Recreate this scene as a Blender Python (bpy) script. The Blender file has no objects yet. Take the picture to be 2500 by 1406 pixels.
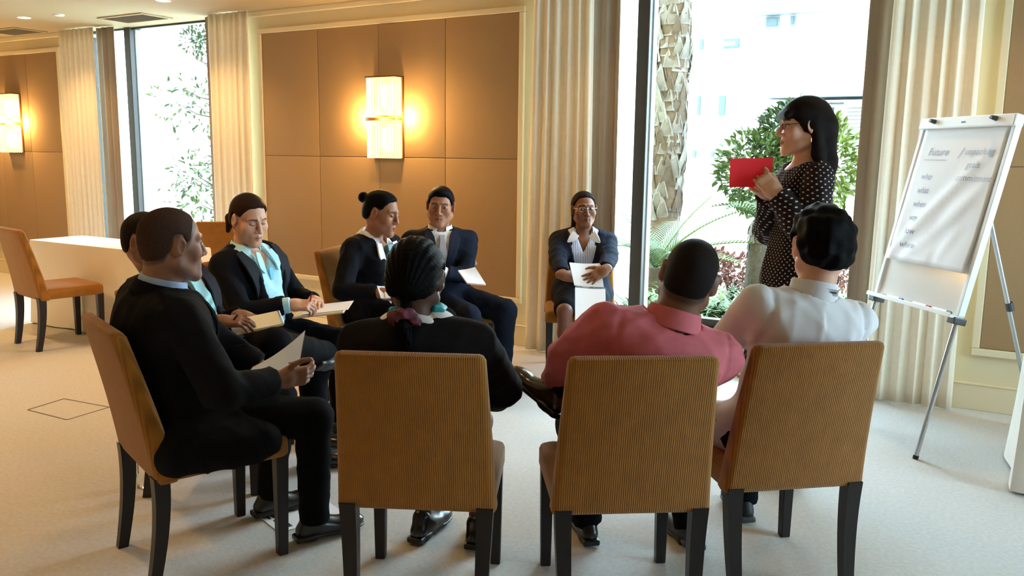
import bpy, bmesh, math, random
import numpy as np
from mathutils import Matrix, Vector
random.seed(7)
sc = bpy.context.scene
COL = sc.collection
# ------------------------------------------------------------------ camera
FPX = 2070.0
PITCH, ROLL, YAW = math.radians(8.881), math.radians(0.719), math.radians(-30.326)
CAM = np.array([0.0, 0.0, 1.52])
FW = np.array([math.sin(YAW)*math.cos(PITCH), math.cos(YAW)*math.cos(PITCH), -math.sin(PITCH)])
_rt = np.array([math.cos(YAW), -math.sin(YAW), 0.0]); _up = np.cross(_rt, FW)
RT = _rt*math.cos(ROLL)+_up*math.sin(ROLL); UP = -_rt*math.sin(ROLL)+_up*math.cos(ROLL)
cd = bpy.data.cameras.new('camera'); cam = bpy.data.objects.new('camera', cd); COL.objects.link(cam)
cd.sensor_fit = 'HORIZONTAL'; cd.sensor_width = 36; cd.lens = FPX/2500*36; cd.clip_start = 0.05; cd.clip_end = 300
cam.matrix_world = Matrix(((RT[0], UP[0], -FW[0], CAM[0]), (RT[1], UP[1], -FW[1], CAM[1]), (RT[2], UP[2], -FW[2], CAM[2]), (0, 0, 0, 1)))
sc.camera = cam
# ------------------------------------------------------------------ light and exposure
world = bpy.data.worlds.new('sky'); sc.world = world; world.use_nodes = True
bg = world.node_tree.nodes['Background']; bg.inputs['Color'].default_value = (0.56, 0.79, 1.0, 1); bg.inputs['Strength'].default_value = 11.0
sl = bpy.data.lights.new('sun', 'SUN'); sl.energy = 12.0; sl.angle = math.radians(1.5); sl.color = (1.0, 0.97, 0.92)
sun = bpy.data.objects.new('sun', sl); COL.objects.link(sun); sun.rotation_euler = (math.radians(38), 0, math.radians(-28))
sc.view_settings.view_transform = 'Standard'; sc.view_settings.look = 'None'; sc.view_settings.gamma = 1.0
sc.view_settings.use_curve_mapping = False; sc.view_settings.exposure = 0.95
sc.cycles.max_bounces = 10; sc.cycles.diffuse_bounces = 6; sc.cycles.transparent_max_bounces = 24
sc.cycles.sample_clamp_indirect = 8.0; sc.cycles.caustics_reflective = False; sc.cycles.caustics_refractive = False
WY = 5.84          # the long window wall, room side
CEIL = 2.81
def portal(x, w, z0, z1):
    l = bpy.data.lights.new('window_portal', 'AREA'); l.shape = 'RECTANGLE'; l.size = w; l.size_y = z1-z0; l.cycles.is_portal = True
    o = bpy.data.objects.new('window_portal', l); COL.objects.link(o); o.location = (x, WY+0.26, (z0+z1)/2); o.rotation_euler = (math.radians(-90), 0, 0)
WINDOWS = [(-8.95, -6.42), (-3.10, -0.42)]
for x0, x1 in WINDOWS: portal((x0+x1)/2, x1-x0, 0.3, CEIL)
RX0, RX1, RY0 = -13.0, 3.9, -3.6
SIDE = (3.2, 5.3)         # unseen glazed opening by the flip chart, added for cool light on the floor
l = bpy.data.lights.new('window_portal', 'AREA'); l.shape = 'RECTANGLE'; l.size = 2.5; l.size_y = SIDE[1]-SIDE[0]; l.cycles.is_portal = True
o = bpy.data.objects.new('window_portal', l); COL.objects.link(o); o.location = (RX1+0.26, (SIDE[0]+SIDE[1])/2, 1.55); o.rotation_euler = (0, math.radians(90), 0)

# ------------------------------------------------------------------ materials
def srgb(r, g, b):
    f = lambda c: (c/255/12.92) if c/255 <= 0.04045 else ((c/255+0.055)/1.055)**2.4
    return (f(r), f(g), f(b))
MATS = {}
def mat(name, color=(0.5, 0.5, 0.5), rough=0.6, metal=0.0, noise=0.0, nscale=8.0, bump=0.0, bscale=60.0, bdist=0.01, spec=0.5, sheen=0.0,
        emit=None, estr=0.0, attr=False, trans=0.0, wave=None, coat=0.0, subsurf=0.0, stretch=None):
    if name in MATS: return MATS[name]
    m = bpy.data.materials.new(name); m.use_nodes = True; nt = m.node_tree; N = nt.nodes; L = nt.links
    b = N['Principled BSDF']; b.inputs['Base Color'].default_value = (*color, 1); b.inputs['Roughness'].default_value = rough
    b.inputs['Metallic'].default_value = metal; b.inputs['Specular IOR Level'].default_value = spec
    b.inputs['Sheen Weight'].default_value = sheen; b.inputs['Transmission Weight'].default_value = trans; b.inputs['Coat Weight'].default_value = coat
    if subsurf: b.inputs['Subsurface Weight'].default_value = subsurf; b.inputs['Subsurface Radius'].default_value = (0.02, 0.008, 0.004); b.inputs['Subsurface Scale'].default_value = 0.3
    if emit: b.inputs['Emission Color'].default_value = (*emit, 1); b.inputs['Emission Strength'].default_value = estr
    tc = N.new('ShaderNodeTexCoord'); vec = tc.outputs['Object']
    if stretch:
        mp = N.new('ShaderNodeMapping'); mp.inputs['Scale'].default_value = stretch; L.new(vec, mp.inputs['Vector']); vec = mp.outputs['Vector']
    colsock = None
    if attr:
        a = N.new('ShaderNodeAttribute'); a.attribute_name = 'col'; colsock = a.outputs['Color']
    if noise > 0:
        n = N.new('ShaderNodeTexNoise'); n.inputs['Scale'].default_value = nscale; n.inputs['Detail'].default_value = 5; L.new(vec, n.inputs['Vector'])
        mr = N.new('ShaderNodeMapRange'); mr.inputs['From Min'].default_value = 0.25; mr.inputs['From Max'].default_value = 0.75
        mr.inputs['To Min'].default_value = 1-noise; mr.inputs['To Max'].default_value = 1+noise; L.new(n.outputs['Fac'], mr.inputs['Value'])
        mx = N.new('ShaderNodeVectorMath'); mx.operation = 'SCALE'; L.new(mr.outputs['Result'], mx.inputs['Scale'])
        if colsock: L.new(colsock, mx.inputs[0])
        else: mx.inputs[0].default_value = color
        colsock = mx.outputs['Vector']
    hs = None
    if bump > 0:
        n2 = N.new('ShaderNodeTexNoise'); n2.inputs['Scale'].default_value = bscale; n2.inputs['Detail'].default_value = 4; L.new(vec, n2.inputs['Vector']); hs = n2.outputs['Fac']
    if wave:   # (axis, scale, strength): fine woven ribs
        w = N.new('ShaderNodeTexWave'); w.wave_type = 'BANDS'; w.bands_direction = wave[0]; w.inputs['Scale'].default_value = wave[1]
        w.inputs['Distortion'].default_value = 0.6; w.inputs['Detail'].default_value = 2; w.inputs['Detail Scale'].default_value = 6; L.new(vec, w.inputs['Vector'])
        mr2 = N.new('ShaderNodeMapRange'); mr2.inputs['To Min'].default_value = 1-wave[2]; mr2.inputs['To Max'].default_value = 1+wave[2]*0.6; L.new(w.outputs['Fac'], mr2.inputs['Value'])
        mx2 = N.new('ShaderNodeVectorMath'); mx2.operation = 'SCALE'; L.new(mr2.outputs['Result'], mx2.inputs['Scale'])
        if colsock: L.new(colsock, mx2.inputs[0])
        else: mx2.inputs[0].default_value = color
        colsock = mx2.outputs['Vector']
        if hs is None: hs = w.outputs['Fac']
        else:
            ad = N.new('ShaderNodeMath'); ad.operation = 'ADD'; L.new(hs, ad.inputs[0]); L.new(w.outputs['Fac'], ad.inputs[1]); hs = ad.outputs[0]
        bump = bump or 0.5
    if hs is not None:
        bp = N.new('ShaderNodeBump'); bp.inputs['Strength'].default_value = bump; bp.inputs['Distance'].default_value = bdist
        L.new(hs, bp.inputs['Height']); L.new(bp.outputs['Normal'], b.inputs['Normal'])
    if colsock: L.new(colsock, b.inputs['Base Color'])
    MATS[name] = m; return m

M_CARPET = mat('carpet', srgb(203, 198, 192), 0.95, noise=0.10, nscale=55, bump=0.5, bscale=260, bdist=0.006, spec=0.1, sheen=0.2)
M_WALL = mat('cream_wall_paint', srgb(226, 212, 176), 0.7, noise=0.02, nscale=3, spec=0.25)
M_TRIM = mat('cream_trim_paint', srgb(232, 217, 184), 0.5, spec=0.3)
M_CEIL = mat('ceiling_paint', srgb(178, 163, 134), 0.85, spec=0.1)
M_PANEL = mat('tan_fabric_panel', srgb(168, 138, 104), 0.95, noise=0.06, nscale=120, bump=0.25, bscale=500, bdist=0.002, spec=0.08)
M_FRAME = mat('dark_window_frame', srgb(58, 54, 50), 0.45, spec=0.4)
M_FRAMEL = mat('grey_window_frame', srgb(168, 174, 172), 0.5)
M_CURT = mat('cream_curtain_cloth', srgb(238, 228, 208), 0.9, noise=0.03, nscale=30, spec=0.05, bump=0.1, bscale=400, bdist=0.001)
M_LINE = mat('grey_curtain_lining', srgb(158, 142, 126), 0.85, noise=0.03, nscale=20, spec=0.1)
M_CHAIR = mat('ribbed_gold_upholstery', srgb(158, 103, 38), 0.9, noise=0.10, nscale=22, wave=('X', 46, 0.22), bump=0.35, bscale=300, bdist=0.004, spec=0.1, sheen=0.35)
M_WOOD = mat('black_stained_wood', srgb(30, 24, 22), 0.4, noise=0.2, nscale=40, spec=0.4)
M_CLOTH = mat('white_table_cloth', srgb(243, 236, 224), 0.85, noise=0.02, nscale=10, bump=0.1, bscale=20, spec=0.1)
M_WHITE = mat('white_plastic', srgb(235, 235, 235), 0.4)
M_PAPER = mat('white_paper', srgb(244, 243, 246), 0.8, spec=0.2, noise=0.01)
M_CREAMP = mat('cream_paper', srgb(247, 236, 208), 0.8, spec=0.2)
M_ALU = mat('brushed_aluminium', srgb(190, 194, 198), 0.3, metal=0.85)
M_DGREY = mat('dark_grey_plastic', srgb(66, 68, 70), 0.45)
M_BLACKP = mat('black_plastic', srgb(22, 22, 24), 0.4)
M_GLASS = bpy.data.materials.new('window_glass'); M_GLASS.use_nodes = True
_n = M_GLASS.node_tree.nodes; _l = M_GLASS.node_tree.links; _n.remove(_n['Principled BSDF'])
_tr = _n.new('ShaderNodeBsdfTransparent'); _tr.inputs['Color'].default_value = (0.93, 0.965, 0.955, 1); _gl = _n.new('ShaderNodeBsdfGlossy'); _gl.inputs['Roughness'].default_value = 0.02
_fr = _n.new('ShaderNodeFresnel'); _fr.inputs['IOR'].default_value = 1.3; _mx = _n.new('ShaderNodeMixShader')
_ge = _n.new('ShaderNodeNewGeometry'); _ma = _n.new('ShaderNodeMath'); _ma.operation = 'MULTIPLY_ADD'; _ma.inputs[1].default_value = -1.0; _ma.inputs[2].default_value = 1.0; _mm = _n.new('ShaderNodeMath'); _mm.operation = 'MULTIPLY'
_l.new(_ge.outputs['Backfacing'], _ma.inputs[0]); _l.new(_fr.outputs[0], _mm.inputs[0]); _l.new(_ma.outputs[0], _mm.inputs[1]); _l.new(_mm.outputs[0], _mx.inputs[0]); _l.new(_tr.outputs[0], _mx.inputs[1]); _l.new(_gl.outputs[0], _mx.inputs[2]); _l.new(_mx.outputs[0], _n['Material Output'].inputs['Surface'])

# ------------------------------------------------------------------ mesh helpers
def link(name, me, m=None, parent=None, smooth=False):
    o = bpy.data.objects.new(name, me); COL.objects.link(o)
    if m is not None and not me.materials: me.materials.append(m)
    if parent is not None: o.parent = parent
    if smooth: me.shade_smooth()
    return o
def tag(o, label=None, cat=None, group=None, kind=None):
    if label: o['label'] = label
    if cat: o['category'] = cat
    if group: o['group'] = group
    if kind: o['kind'] = kind
    return o
def empty(name, loc=(0, 0, 0), rz=0.0):
    o = bpy.data.objects.new(name, None); COL.objects.link(o); o.location = loc; o.rotation_euler = (0, 0, rz); o.empty_display_size = 0.1
    return o
class MB:
    """collects simple solids into one mesh"""
    def __init__(s): s.v = []; s.f = []
    def add(s, v, f):
        n = len(s.v); s.v += [tuple(map(float, p)) for p in v]; s.f += [tuple(i+n for i in q) for q in f]; return s
    def box(s, a, b):
        x0, y0, z0 = a; x1, y1, z1 = b
        return s.add([(x0, y0, z0), (x1, y0, z0), (x1, y1, z0), (x0, y1, z0), (x0, y0, z1), (x1, y0, z1), (x1, y1, z1), (x0, y1, z1)],
                     [(0, 3, 2, 1), (4, 5, 6, 7), (0, 1, 5, 4), (1, 2, 6, 5), (2, 3, 7, 6), (3, 0, 4, 7)])
    def obox(s, c, X, Y, Z):
        """oriented box: centre, half-axis vectors"""
        c, X, Y, Z = map(np.array, (c, X, Y, Z))
        v = [c-X-Y-Z, c+X-Y-Z, c+X+Y-Z, c-X+Y-Z, c-X-Y+Z, c+X-Y+Z, c+X+Y+Z, c-X+Y+Z]
        return s.add(v, [(0, 3, 2, 1), (4, 5, 6, 7), (0, 1, 5, 4), (1, 2, 6, 5), (2, 3, 7, 6), (3, 0, 4, 7)])
    def rings(s, R, cap=True, close=True):
        """loft of equal-length vertex rings"""
        n = len(R[0]); v = [p for r in R for p in r]; f = []
        for i in range(len(R)-1):
            for j in range(n if close else n-1):
                k = (j+1) % n; f.append((i*n+j, i*n+k, (i+1)*n+k, (i+1)*n+j))
        if cap: f.append(tuple(reversed(range(n)))); f.append(tuple((len(R)-1)*n+j for j in range(n)))
        return s.add(v, f)
    def tube(s, pts, r, n=8, cap=True):
        pts = [np.array(p, float) for p in pts]; R = []
        rr = r if hasattr(r, '__len__') else [r]*len(pts)
        for i, p in enumerate(pts):
            t = pts[min(i+1, len(pts)-1)]-pts[max(i-1, 0)]; t /= np.linalg.norm(t)+1e-9
            a = np.cross(t, (0, 0, 1)) if abs(t[2]) < 0.95 else np.cross(t, (1, 0, 0)); a /= np.linalg.norm(a); b = np.cross(t, a)
            R.append([p+rr[i]*(math.cos(2*math.pi*k/n)*a+math.sin(2*math.pi*k/n)*b) for k in range(n)])
        R = [list(reversed(x)) for x in R]
        return s.rings(R, cap)
    def grid(s, P):
        """P[i][j] points -> quads"""
        n = len(P[0]); return s.add([p for r in P for p in r], [(i*n+j, i*n+j+1, (i+1)*n+j+1, (i+1)*n+j) for i in range(len(P)-1) for j in range(n-1)])
    def mesh(s, name):
        me = bpy.data.meshes.new(name); me.from_pydata(s.v, [], s.f); me.update(); return me
    def build(s, name, m=None, parent=None, smooth=False, bevel=0.0, seg=2, solid=0.0):
        me = s.mesh(name)
        if bevel > 0:
            bm = bmesh.new(); bm.from_mesh(me); bmesh.ops.recalc_face_normals(bm, faces=bm.faces)
            bmesh.ops.bevel(bm, geom=[e for e in bm.edges if len(e.link_faces) == 2 and e.calc_face_angle(0) > 0.5], offset=bevel, segments=seg, profile=0.6, affect='EDGES'); bm.to_mesh(me); bm.free()
        o = link(name, me, m, parent, smooth)
        if smooth: me.set_sharp_from_angle(angle=math.radians(50))
        if solid: md = o.modifiers.new('thickness', 'SOLIDIFY'); md.thickness = solid; md.offset = 0
        return o
def struct(o): o['kind'] = 'structure'; return o
def copy_tree(o, parent=None):
    c = o.copy(); COL.objects.link(c); c.parent = parent
    for ch in list(o.children): copy_tree(ch, c)
    return c

# ------------------------------------------------------------------ room shell
SILL = 0.30
struct(MB().box((RX0, RY0, -0.12), (RX1, WY+0.3, 0)).build('floor', M_CARPET))
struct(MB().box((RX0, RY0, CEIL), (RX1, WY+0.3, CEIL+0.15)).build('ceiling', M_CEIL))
wb = MB()
xs = [RX0]+[x for w in WINDOWS for x in w]+[RX1]
for i in range(0, len(xs), 2): wb.box((xs[i], WY, 0), (xs[i+1], WY+0.3, CEIL))
for x0, x1 in WINDOWS: wb.box((x0, WY+0.06, 0), (x1, WY+0.3, SILL))
wall_back = struct(wb.build('wall_window_side', M_WALL))
struct(MB().box((RX0-0.2, RY0, 0), (RX0, WY+0.3, CEIL)).build('wall_left', M_WALL))
struct(MB().box((RX1, RY0, 0), (RX1+0.2, SIDE[0], CEIL)).box((RX1, SIDE[1], 0), (RX1+0.2, WY+0.3, CEIL)).box((RX1, SIDE[0], 0), (RX1+0.2, SIDE[1], 0.3)).build('wall_right', M_WALL))
struct(MB().box((RX0-0.2, RY0-0.2, 0), (RX1+0.2, RY0, CEIL)).build('wall_camera_side', M_WALL))
bbm = MB()
for i in range(0, len(xs), 2): bbm.box((xs[i], WY-0.018, 0), (xs[i+1], WY, 0.165)).box((xs[i], WY-0.024, 0.158), (xs[i+1], WY, 0.170))
struct(bbm.build('baseboard_window_side', M_TRIM, bevel=0.003, seg=1))
# cornice strip under the ceiling
cb = MB()
for i in range(0, len(xs), 2): cb.box((xs[i], WY-0.03, CEIL-0.05), (xs[i+1], WY, CEIL))
struct(cb.build('trim_1', M_TRIM, bevel=0.008))
# carpeted floor hatch outline
hp = [(-4.881, 2.749), (-4.958, 2.922), (-4.554, 3.009), (-4.578, 2.737)]
hp = [(-4.90, 2.73), (-4.94, 2.98), (-4.55, 3.02), (-4.53, 2.74)]
hb = MB()
for i in range(4):
    a = np.array((*hp[i], 0.0012)); b = np.array((*hp[(i+1) % 4], 0.0012)); d = (b-a)/2; nrm = np.array((-d[1], d[0], 0)); nrm = nrm/np.linalg.norm(nrm)*0.004
    hb.obox((a+b)/2, d, nrm, (0, 0, 0.001))
tag(hb.build('floor_hatch', mat('hatch_metal_edge', srgb(120, 104, 84), 0.5, metal=0.3)), 'thin metal outline of square carpeted floor hatch beside suited man\'s chair', 'floor hatch')

# upholstered wall panels: frame + 4 x 2 fabric tiles each
def wall_panel(x0, cols, cw, label, right=True):
    x1 = x0+cols*cw; z0, z1, zm = 0.39, 2.605, 1.49
    root = empty('wall_panel', ((x0+x1)/2, WY, z0)); tag(root, label, 'wall panel', 'upholstered wall panels')
    ox, oy, oz = (x0+x1)/2, WY, z0
    f = MB(); t = 0.045; d = 0.028
    f.box((x0-t-ox, -d, z0-t-oz), (x1+t-ox, 0, z0-oz)).box((x0-t-ox, -d, z1-oz), (x1+t-ox, 0, z1+t-oz))
    f.box((x0-t-ox, -d, z0-oz), (x0-ox, 0, z1-oz)).box((x1-ox, -d, z0-oz), (x1+t-ox, 0, z1-oz))
    f.build('panel_frame', M_TRIM, root, bevel=0.006)
    me = {}
    for zi, (a, b) in enumerate(((z0, zm), (zm, z1))):
        tm = MB().box((0.0012, -0.016, 0.0012), (cw-0.0012, -0.001, b-a-0.0012)); 
        for c in range(cols):
            if c == 0:
                o = tm.build('fabric_tile', M_PANEL, root, bevel=0.007, seg=3, smooth=True); me[zi] = o.data
            else:
                o = link('fabric_tile', me[zi], None, root)
            o.location = (x0+c*cw-ox, 0, a-oz)
    return root
wall_panel(-6.135, 4, 0.692, 'wide tan fabric wall panel in cream frame behind the seated group')
wall_panel(-11.80, 4, 0.618, 'tan fabric wall panel in cream frame behind the empty chair and draped table')
wall_panel(-0.09, 4, 0.692, 'tan fabric wall panel in cream frame behind the flip chart')

# windows: frame, mullion, glass
def window(i, x0, x1):
    m = x0+0.725
    root = struct(empty('window_%d' % i, ((x0+x1)/2, WY, SILL))); ox, oz = (x0+x1)/2, SILL
    fr = MB(); y0, y1 = 0.13, 0.21
    fr.box((x0-ox, y0, 0), (x1-ox, y1, 0.06)).box((x0-ox, y0, CEIL-0.02-oz), (x1-ox, y1, CEIL-oz)).box((x0-ox, y0, 0.06), (x0+0.055-ox, y1, CEIL-0.06-oz)).box((x1-0.055-ox, y0, 0.06), (x1-ox, y1, CEIL-0.06-oz))
    fr.build('window_frame', M_FRAME, root, bevel=0.004, seg=1)
    MB().box((m-0.075-ox, 0.10, 0.0), (m+0.02-ox, 0.16, CEIL-oz)).build('mullion', M_FRAME, root, bevel=0.004, seg=1)
    MB().box((m-0.07-ox, 0.161, 0.0), (m+0.03-ox, 0.24, CEIL-oz)).build('mullion_skylit_side', M_FRAMEL, root, bevel=0.004, seg=1)  # paler grey paints sky light on the post's side; dark half holds its shade
    MB().box((x0-ox, -0.01, -0.025), (x1-ox, 0.30, 0.0)).build('window_sill', M_TRIM, root, bevel=0.005)
    for a, b in ((x0+0.055, m-0.07), (m+0.03, x1-0.055)):
        MB().box((a-ox, 0.168, 0.06), (b-ox, 0.174, CEIL-0.02-oz)).build('glass_pane', M_GLASS, root)
for i, (x0, x1) in enumerate(WINDOWS): window(i+1, x0, x1)
w3 = struct(empty('window_3', (RX1, (SIDE[0]+SIDE[1])/2, 0.3))); hs = (SIDE[1]-SIDE[0])/2; hz = CEIL-0.3  # window added in the unseen side wall to light the floor
fr = MB().box((0.06, -hs, 0), (0.14, hs, 0.06)).box((0.06, -hs, hz-0.06), (0.14, hs, hz))
for y in (-hs, -0.03, hs-0.06): fr.box((0.06, y, 0.06), (0.14, y+0.06, hz-0.06))
fr.build('window_frame', M_FRAME, w3)
for k in range(2): MB().box((0.097, -hs+0.06+k*(hs-0.03), 0.06), (0.103, -0.03+k*(hs-0.03), hz-0.06)).build('glass_pane', M_GLASS, w3)

# ------------------------------------------------------------------ curtains
def drape(name, m, parent, x0, x1, y, amp, waves, z0, z1, seed, lean=0.0, hem=True, flare=0.0):
    rnd = random.Random(seed); n = int(waves*14); P = []
    ph = [rnd.uniform(0, 6.28) for _ in range(4)]
    for k, z in enumerate(np.linspace(z0, z1, 22)):
        t = (z-z0)/(z1-z0); row = []
        for j in range(n+1):
            u = j/n
            a = amp*(1.0-0.35*t)*(1+0.25*math.sin(3*u*math.pi+ph[3]))
            yy = y+a*math.sin(2*math.pi*waves*u+ph[0]+0.5*math.sin(2.1*u*6.28+ph[1])+0.25*(1-t)*math.sin(5*u+ph[2]))
            xx = x0+(x1-x0)*u+0.3*a*math.cos(2*math.pi*waves*u*2+ph[1])+lean*(1-t)*(u-0.5)+flare*math.sin(math.pi*t)*(u-0.3)
            row.append((xx, yy, z))
        P.append(row)
    return MB().grid(P).build(name, m, parent, smooth=True, solid=0.004)
def curtain(label, xf0, xf1, xl0, xl1, seed, lean=0.0):
    c = empty('curtain', ((xf0+xf1)/2, WY-0.12, 0)); tag(c, label, 'curtain', 'floor length curtains')
    o = drape('drape', M_CURT, c, xf0-c.location.x, xf1-c.location.x, 0.0, 0.019, max(2, (xf1-xf0)/0.085), 0.012, CEIL-0.01, seed, lean)
    o['label'] = 'cream front drape with deep folds'
    l = drape('lining', M_LINE, c, xl0-c.location.x, xl1-c.location.x, 0.075, 0.020, max(1.5, (xl1-xl0)/0.10), 0.014, CEIL-0.01, seed+50, lean*0.5)
    l['label'] = 'grey brown lining drape along the glass'
    return c
curtain('cream curtain with grey lining beside the empty chair\'s wall panel', -9.12, -8.48, -8.55, -8.24, 3)
curtain('cream curtain with brown lining edge, behind ponytailed woman in light blue shirt', -6.72, -6.18, -6.86, -6.66, 5)
curtain('cream curtain hanging behind the seated woman with name badge', -3.18, -2.70, -2.78, -2.52, 9, 0.06)
curtain('white curtain with grey lining edge behind the flip chart', -0.71, -0.235, -0.86, -0.66, 12, 0.05)
# ------------------------------------------------------------------ ceiling fixtures
M_WARM = mat('lamp_glow', (1, 0.8, 0.5), 0.5, emit=(1.0, 0.72, 0.36), estr=30)
def downlight(x, y, label, power=42):
    o = empty('downlight', (x, y, CEIL)); tag(o, label, 'downlight', 'recessed ceiling downlights')
    n = 20; R = [[(r*math.cos(2*math.pi*k/n), r*math.sin(2*math.pi*k/n), z) for k in range(n)] for r, z in ((0.048, -0.001), (0.062, -0.006), (0.066, 0.0))]
    MB().rings(R, cap=False).build('rim', M_WHITE, o, smooth=True)
    MB().rings([[(0.048*math.cos(2*math.pi*k/n), 0.048*math.sin(2*math.pi*k/n), z) for k in range(n)] for z in (-0.003, -0.001)]).build('lens', M_WARM, o)
    l = bpy.data.lights.new('downlight_lamp', 'SPOT'); l.energy = power; l.color = (1.0, 0.60, 0.24); l.spot_size = math.radians(125); l.spot_blend = 0.9; l.shadow_soft_size = 0.05
    lo = bpy.data.objects.new('lamp', l); COL.objects.link(lo); lo.parent = o; lo.location = (0, 0, -0.03)
    return o
DL = 'round recessed ceiling downlight with white rim near the window wall'
LAMPS = [(-10.69, 'over the farthest wall panel'), (-8.59, 'beside the ceiling sensor'), (-6.49, 'between the vent and the wide panel'), (-4.39, 'over the crystal sconce'), (-2.29, 'over the window mullion'), (-0.19, 'over the flip chart')]
for x, t in LAMPS: downlight(x, 5.05, 'round recessed ceiling downlight '+t, 46 if x < -4 else 14)
for x, t in LAMPS[:5]: downlight(x, 2.4, 'round recessed ceiling downlight, middle row, '+t, 50 if x < -4 else 6)
for x, t in LAMPS[1:5]: downlight(x, -0.6, 'round recessed ceiling downlight, entrance side row, '+t, 84 if x < -4 else 6)
sd = MB(); n = 16; sd.rings([[(r*math.cos(2*math.pi*k/n), r*math.sin(2*math.pi*k/n), z) for k in range(n)] for r, z in ((0.05, 0), (0.045, -0.012), (0.02, -0.016))])
so = sd.build('ceiling_sensor', M_WHITE, smooth=True); so.location = (-8.09, 5.1, CEIL); tag(so, 'small flat white sensor disc on the ceiling between two downlights', 'sensor')
def vent(x0, x1, y0, y1, label):
    o = empty('ceiling_vent', ((x0+x1)/2, (y0+y1)/2, CEIL)); tag(o, label, 'vent', 'ceiling air vents')
    w, d = (x1-x0)/2, (y1-y0)/2; f = MB(); t = 0.03
    f.box((-w, -d, -0.012), (w, -d+t, 0)).box((-w, d-t, -0.012), (w, d, 0)).box((-w, -d+t, -0.012), (-w+t, d-t, 0)).box((w-t, -d+t, -0.012), (w, d-t, 0)).build('frame', M_CEIL, o, bevel=0.003, seg=1)
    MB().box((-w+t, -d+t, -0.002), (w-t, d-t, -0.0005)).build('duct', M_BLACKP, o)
    me = None; k = 0; y = -d+t+0.008
    while y < d-t-0.004:
        if me is None:
            s = MB().obox((0, 0, 0), (w-t, 0, 0), (0, 0.006, 0.005), (0, -0.0008, 0.001)).build('slat', mat('grey_vent_slat', srgb(120, 118, 112), 0.5), o); me = s.data
        else: s = link('slat', me, None, o)
        s.location = (0, y, -0.007); y += 0.017
    return o
vent(-7.92, -7.24, 5.38, 5.74, 'grey slatted ceiling vent above the window with the tree')
vent(-9.98, -9.36, 5.38, 5.76, 'grey slatted ceiling vent above the lit wall panel beyond the empty chair')

# ------------------------------------------------------------------ crystal wall sconces
M_CRYS = mat('lit_crystal_rod', (1.0, 0.93, 0.78), 0.08, emit=(1.0, 0.74, 0.34), estr=0.35, spec=0.8, trans=1.0)
M_BULB = mat('sconce_bulb_glow', (1, 1, 1), 0.4, emit=(1.0, 0.84, 0.55), estr=22)
M_BRASS = mat('aged_brass', srgb(126, 96, 52), 0.35, metal=0.9)
def sconce(x, label):
    o = empty('wall_sconce', (x, WY-0.016, 1.483)); tag(o, label, 'wall lamp', 'crystal wall sconces')
    W, H, Dp = 0.155, 0.682, 0.115
    MB().box((-W-0.01, -0.02, 0.0), (W+0.01, 0.0, H)).build('back_plate', M_BRASS, o, bevel=0.003)
    for k, z in enumerate((0.0, 0.355)):
        h = 0.327
        MB().box((-W-0.006, -Dp-0.004, z+h-0.012), (W+0.006, -0.02, z+h)).build('top_band', M_BRASS, o, bevel=0.002)
        if k == 1: MB().box((-W-0.006, -Dp-0.004, z-0.026), (W+0.006, -0.02, z-0.014)).build('shelf_band', M_BRASS, o, bevel=0.002)
        rm = None; pos = [(-W+0.013+i*0.0258, -Dp+0.011) for i in range(12)]+[(sx*(W-0.008), -Dp+0.03+j*0.026) for sx in (-1, 1) for j in range(3)]
        for px, py in pos:
            if rm is None:
                m = MB(); nn = 10
                m.rings([[(r*math.cos(2*math.pi*q/nn), r*math.sin(2*math.pi*q/nn), zz) for q in range(nn)] for r, zz in ((0.005, 0.0), (0.0115, 0.008), (0.0115, 0.018), (0.010, 0.022), (0.0115, 0.026), (0.0115, h-0.045), (0.010, h-0.041), (0.0115, h-0.037), (0.0115, h-0.013))])
                r = m.build('crystal_rod', M_CRYS, o, smooth=True); rm = r.data
            else: r = link('crystal_rod', rm, None, o)
            r.location = (px, py, z+(0.0 if py < -Dp+0.02 else 0.0))
        b = MB(); nn = 12
        b.rings([[(r*math.cos(2*math.pi*q/nn), -0.06+r*math.sin(2*math.pi*q/nn), zz) for q in range(nn)] for r, zz in ((0.008, z+0.07), (0.022, z+0.09), (0.026, z+0.16), (0.022, z+0.23), (0.008, z+0.25))]).build('bulb', M_BULB, o, smooth=True)
    l = bpy.data.lights.new('sconce_lamp', 'POINT'); l.energy = 11; l.color = (1.0, 0.62, 0.22); l.shadow_soft_size = 0.06
    for sx in (-1, 1):
        lo = bpy.data.objects.new('lamp', l); COL.objects.link(lo); lo.parent = o; lo.location = (sx*(W+0.06), -0.09, H/2)
    lo = bpy.data.objects.new('lamp', l); COL.objects.link(lo); lo.parent = o; lo.location = (0, -0.17, H/2+0.02)
    return o
sconce(-4.645, 'glowing crystal rod wall sconce at the middle of the wide panel')
sconce(-10.25, 'glowing crystal rod wall sconce on the panel beyond the empty chair')

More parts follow.
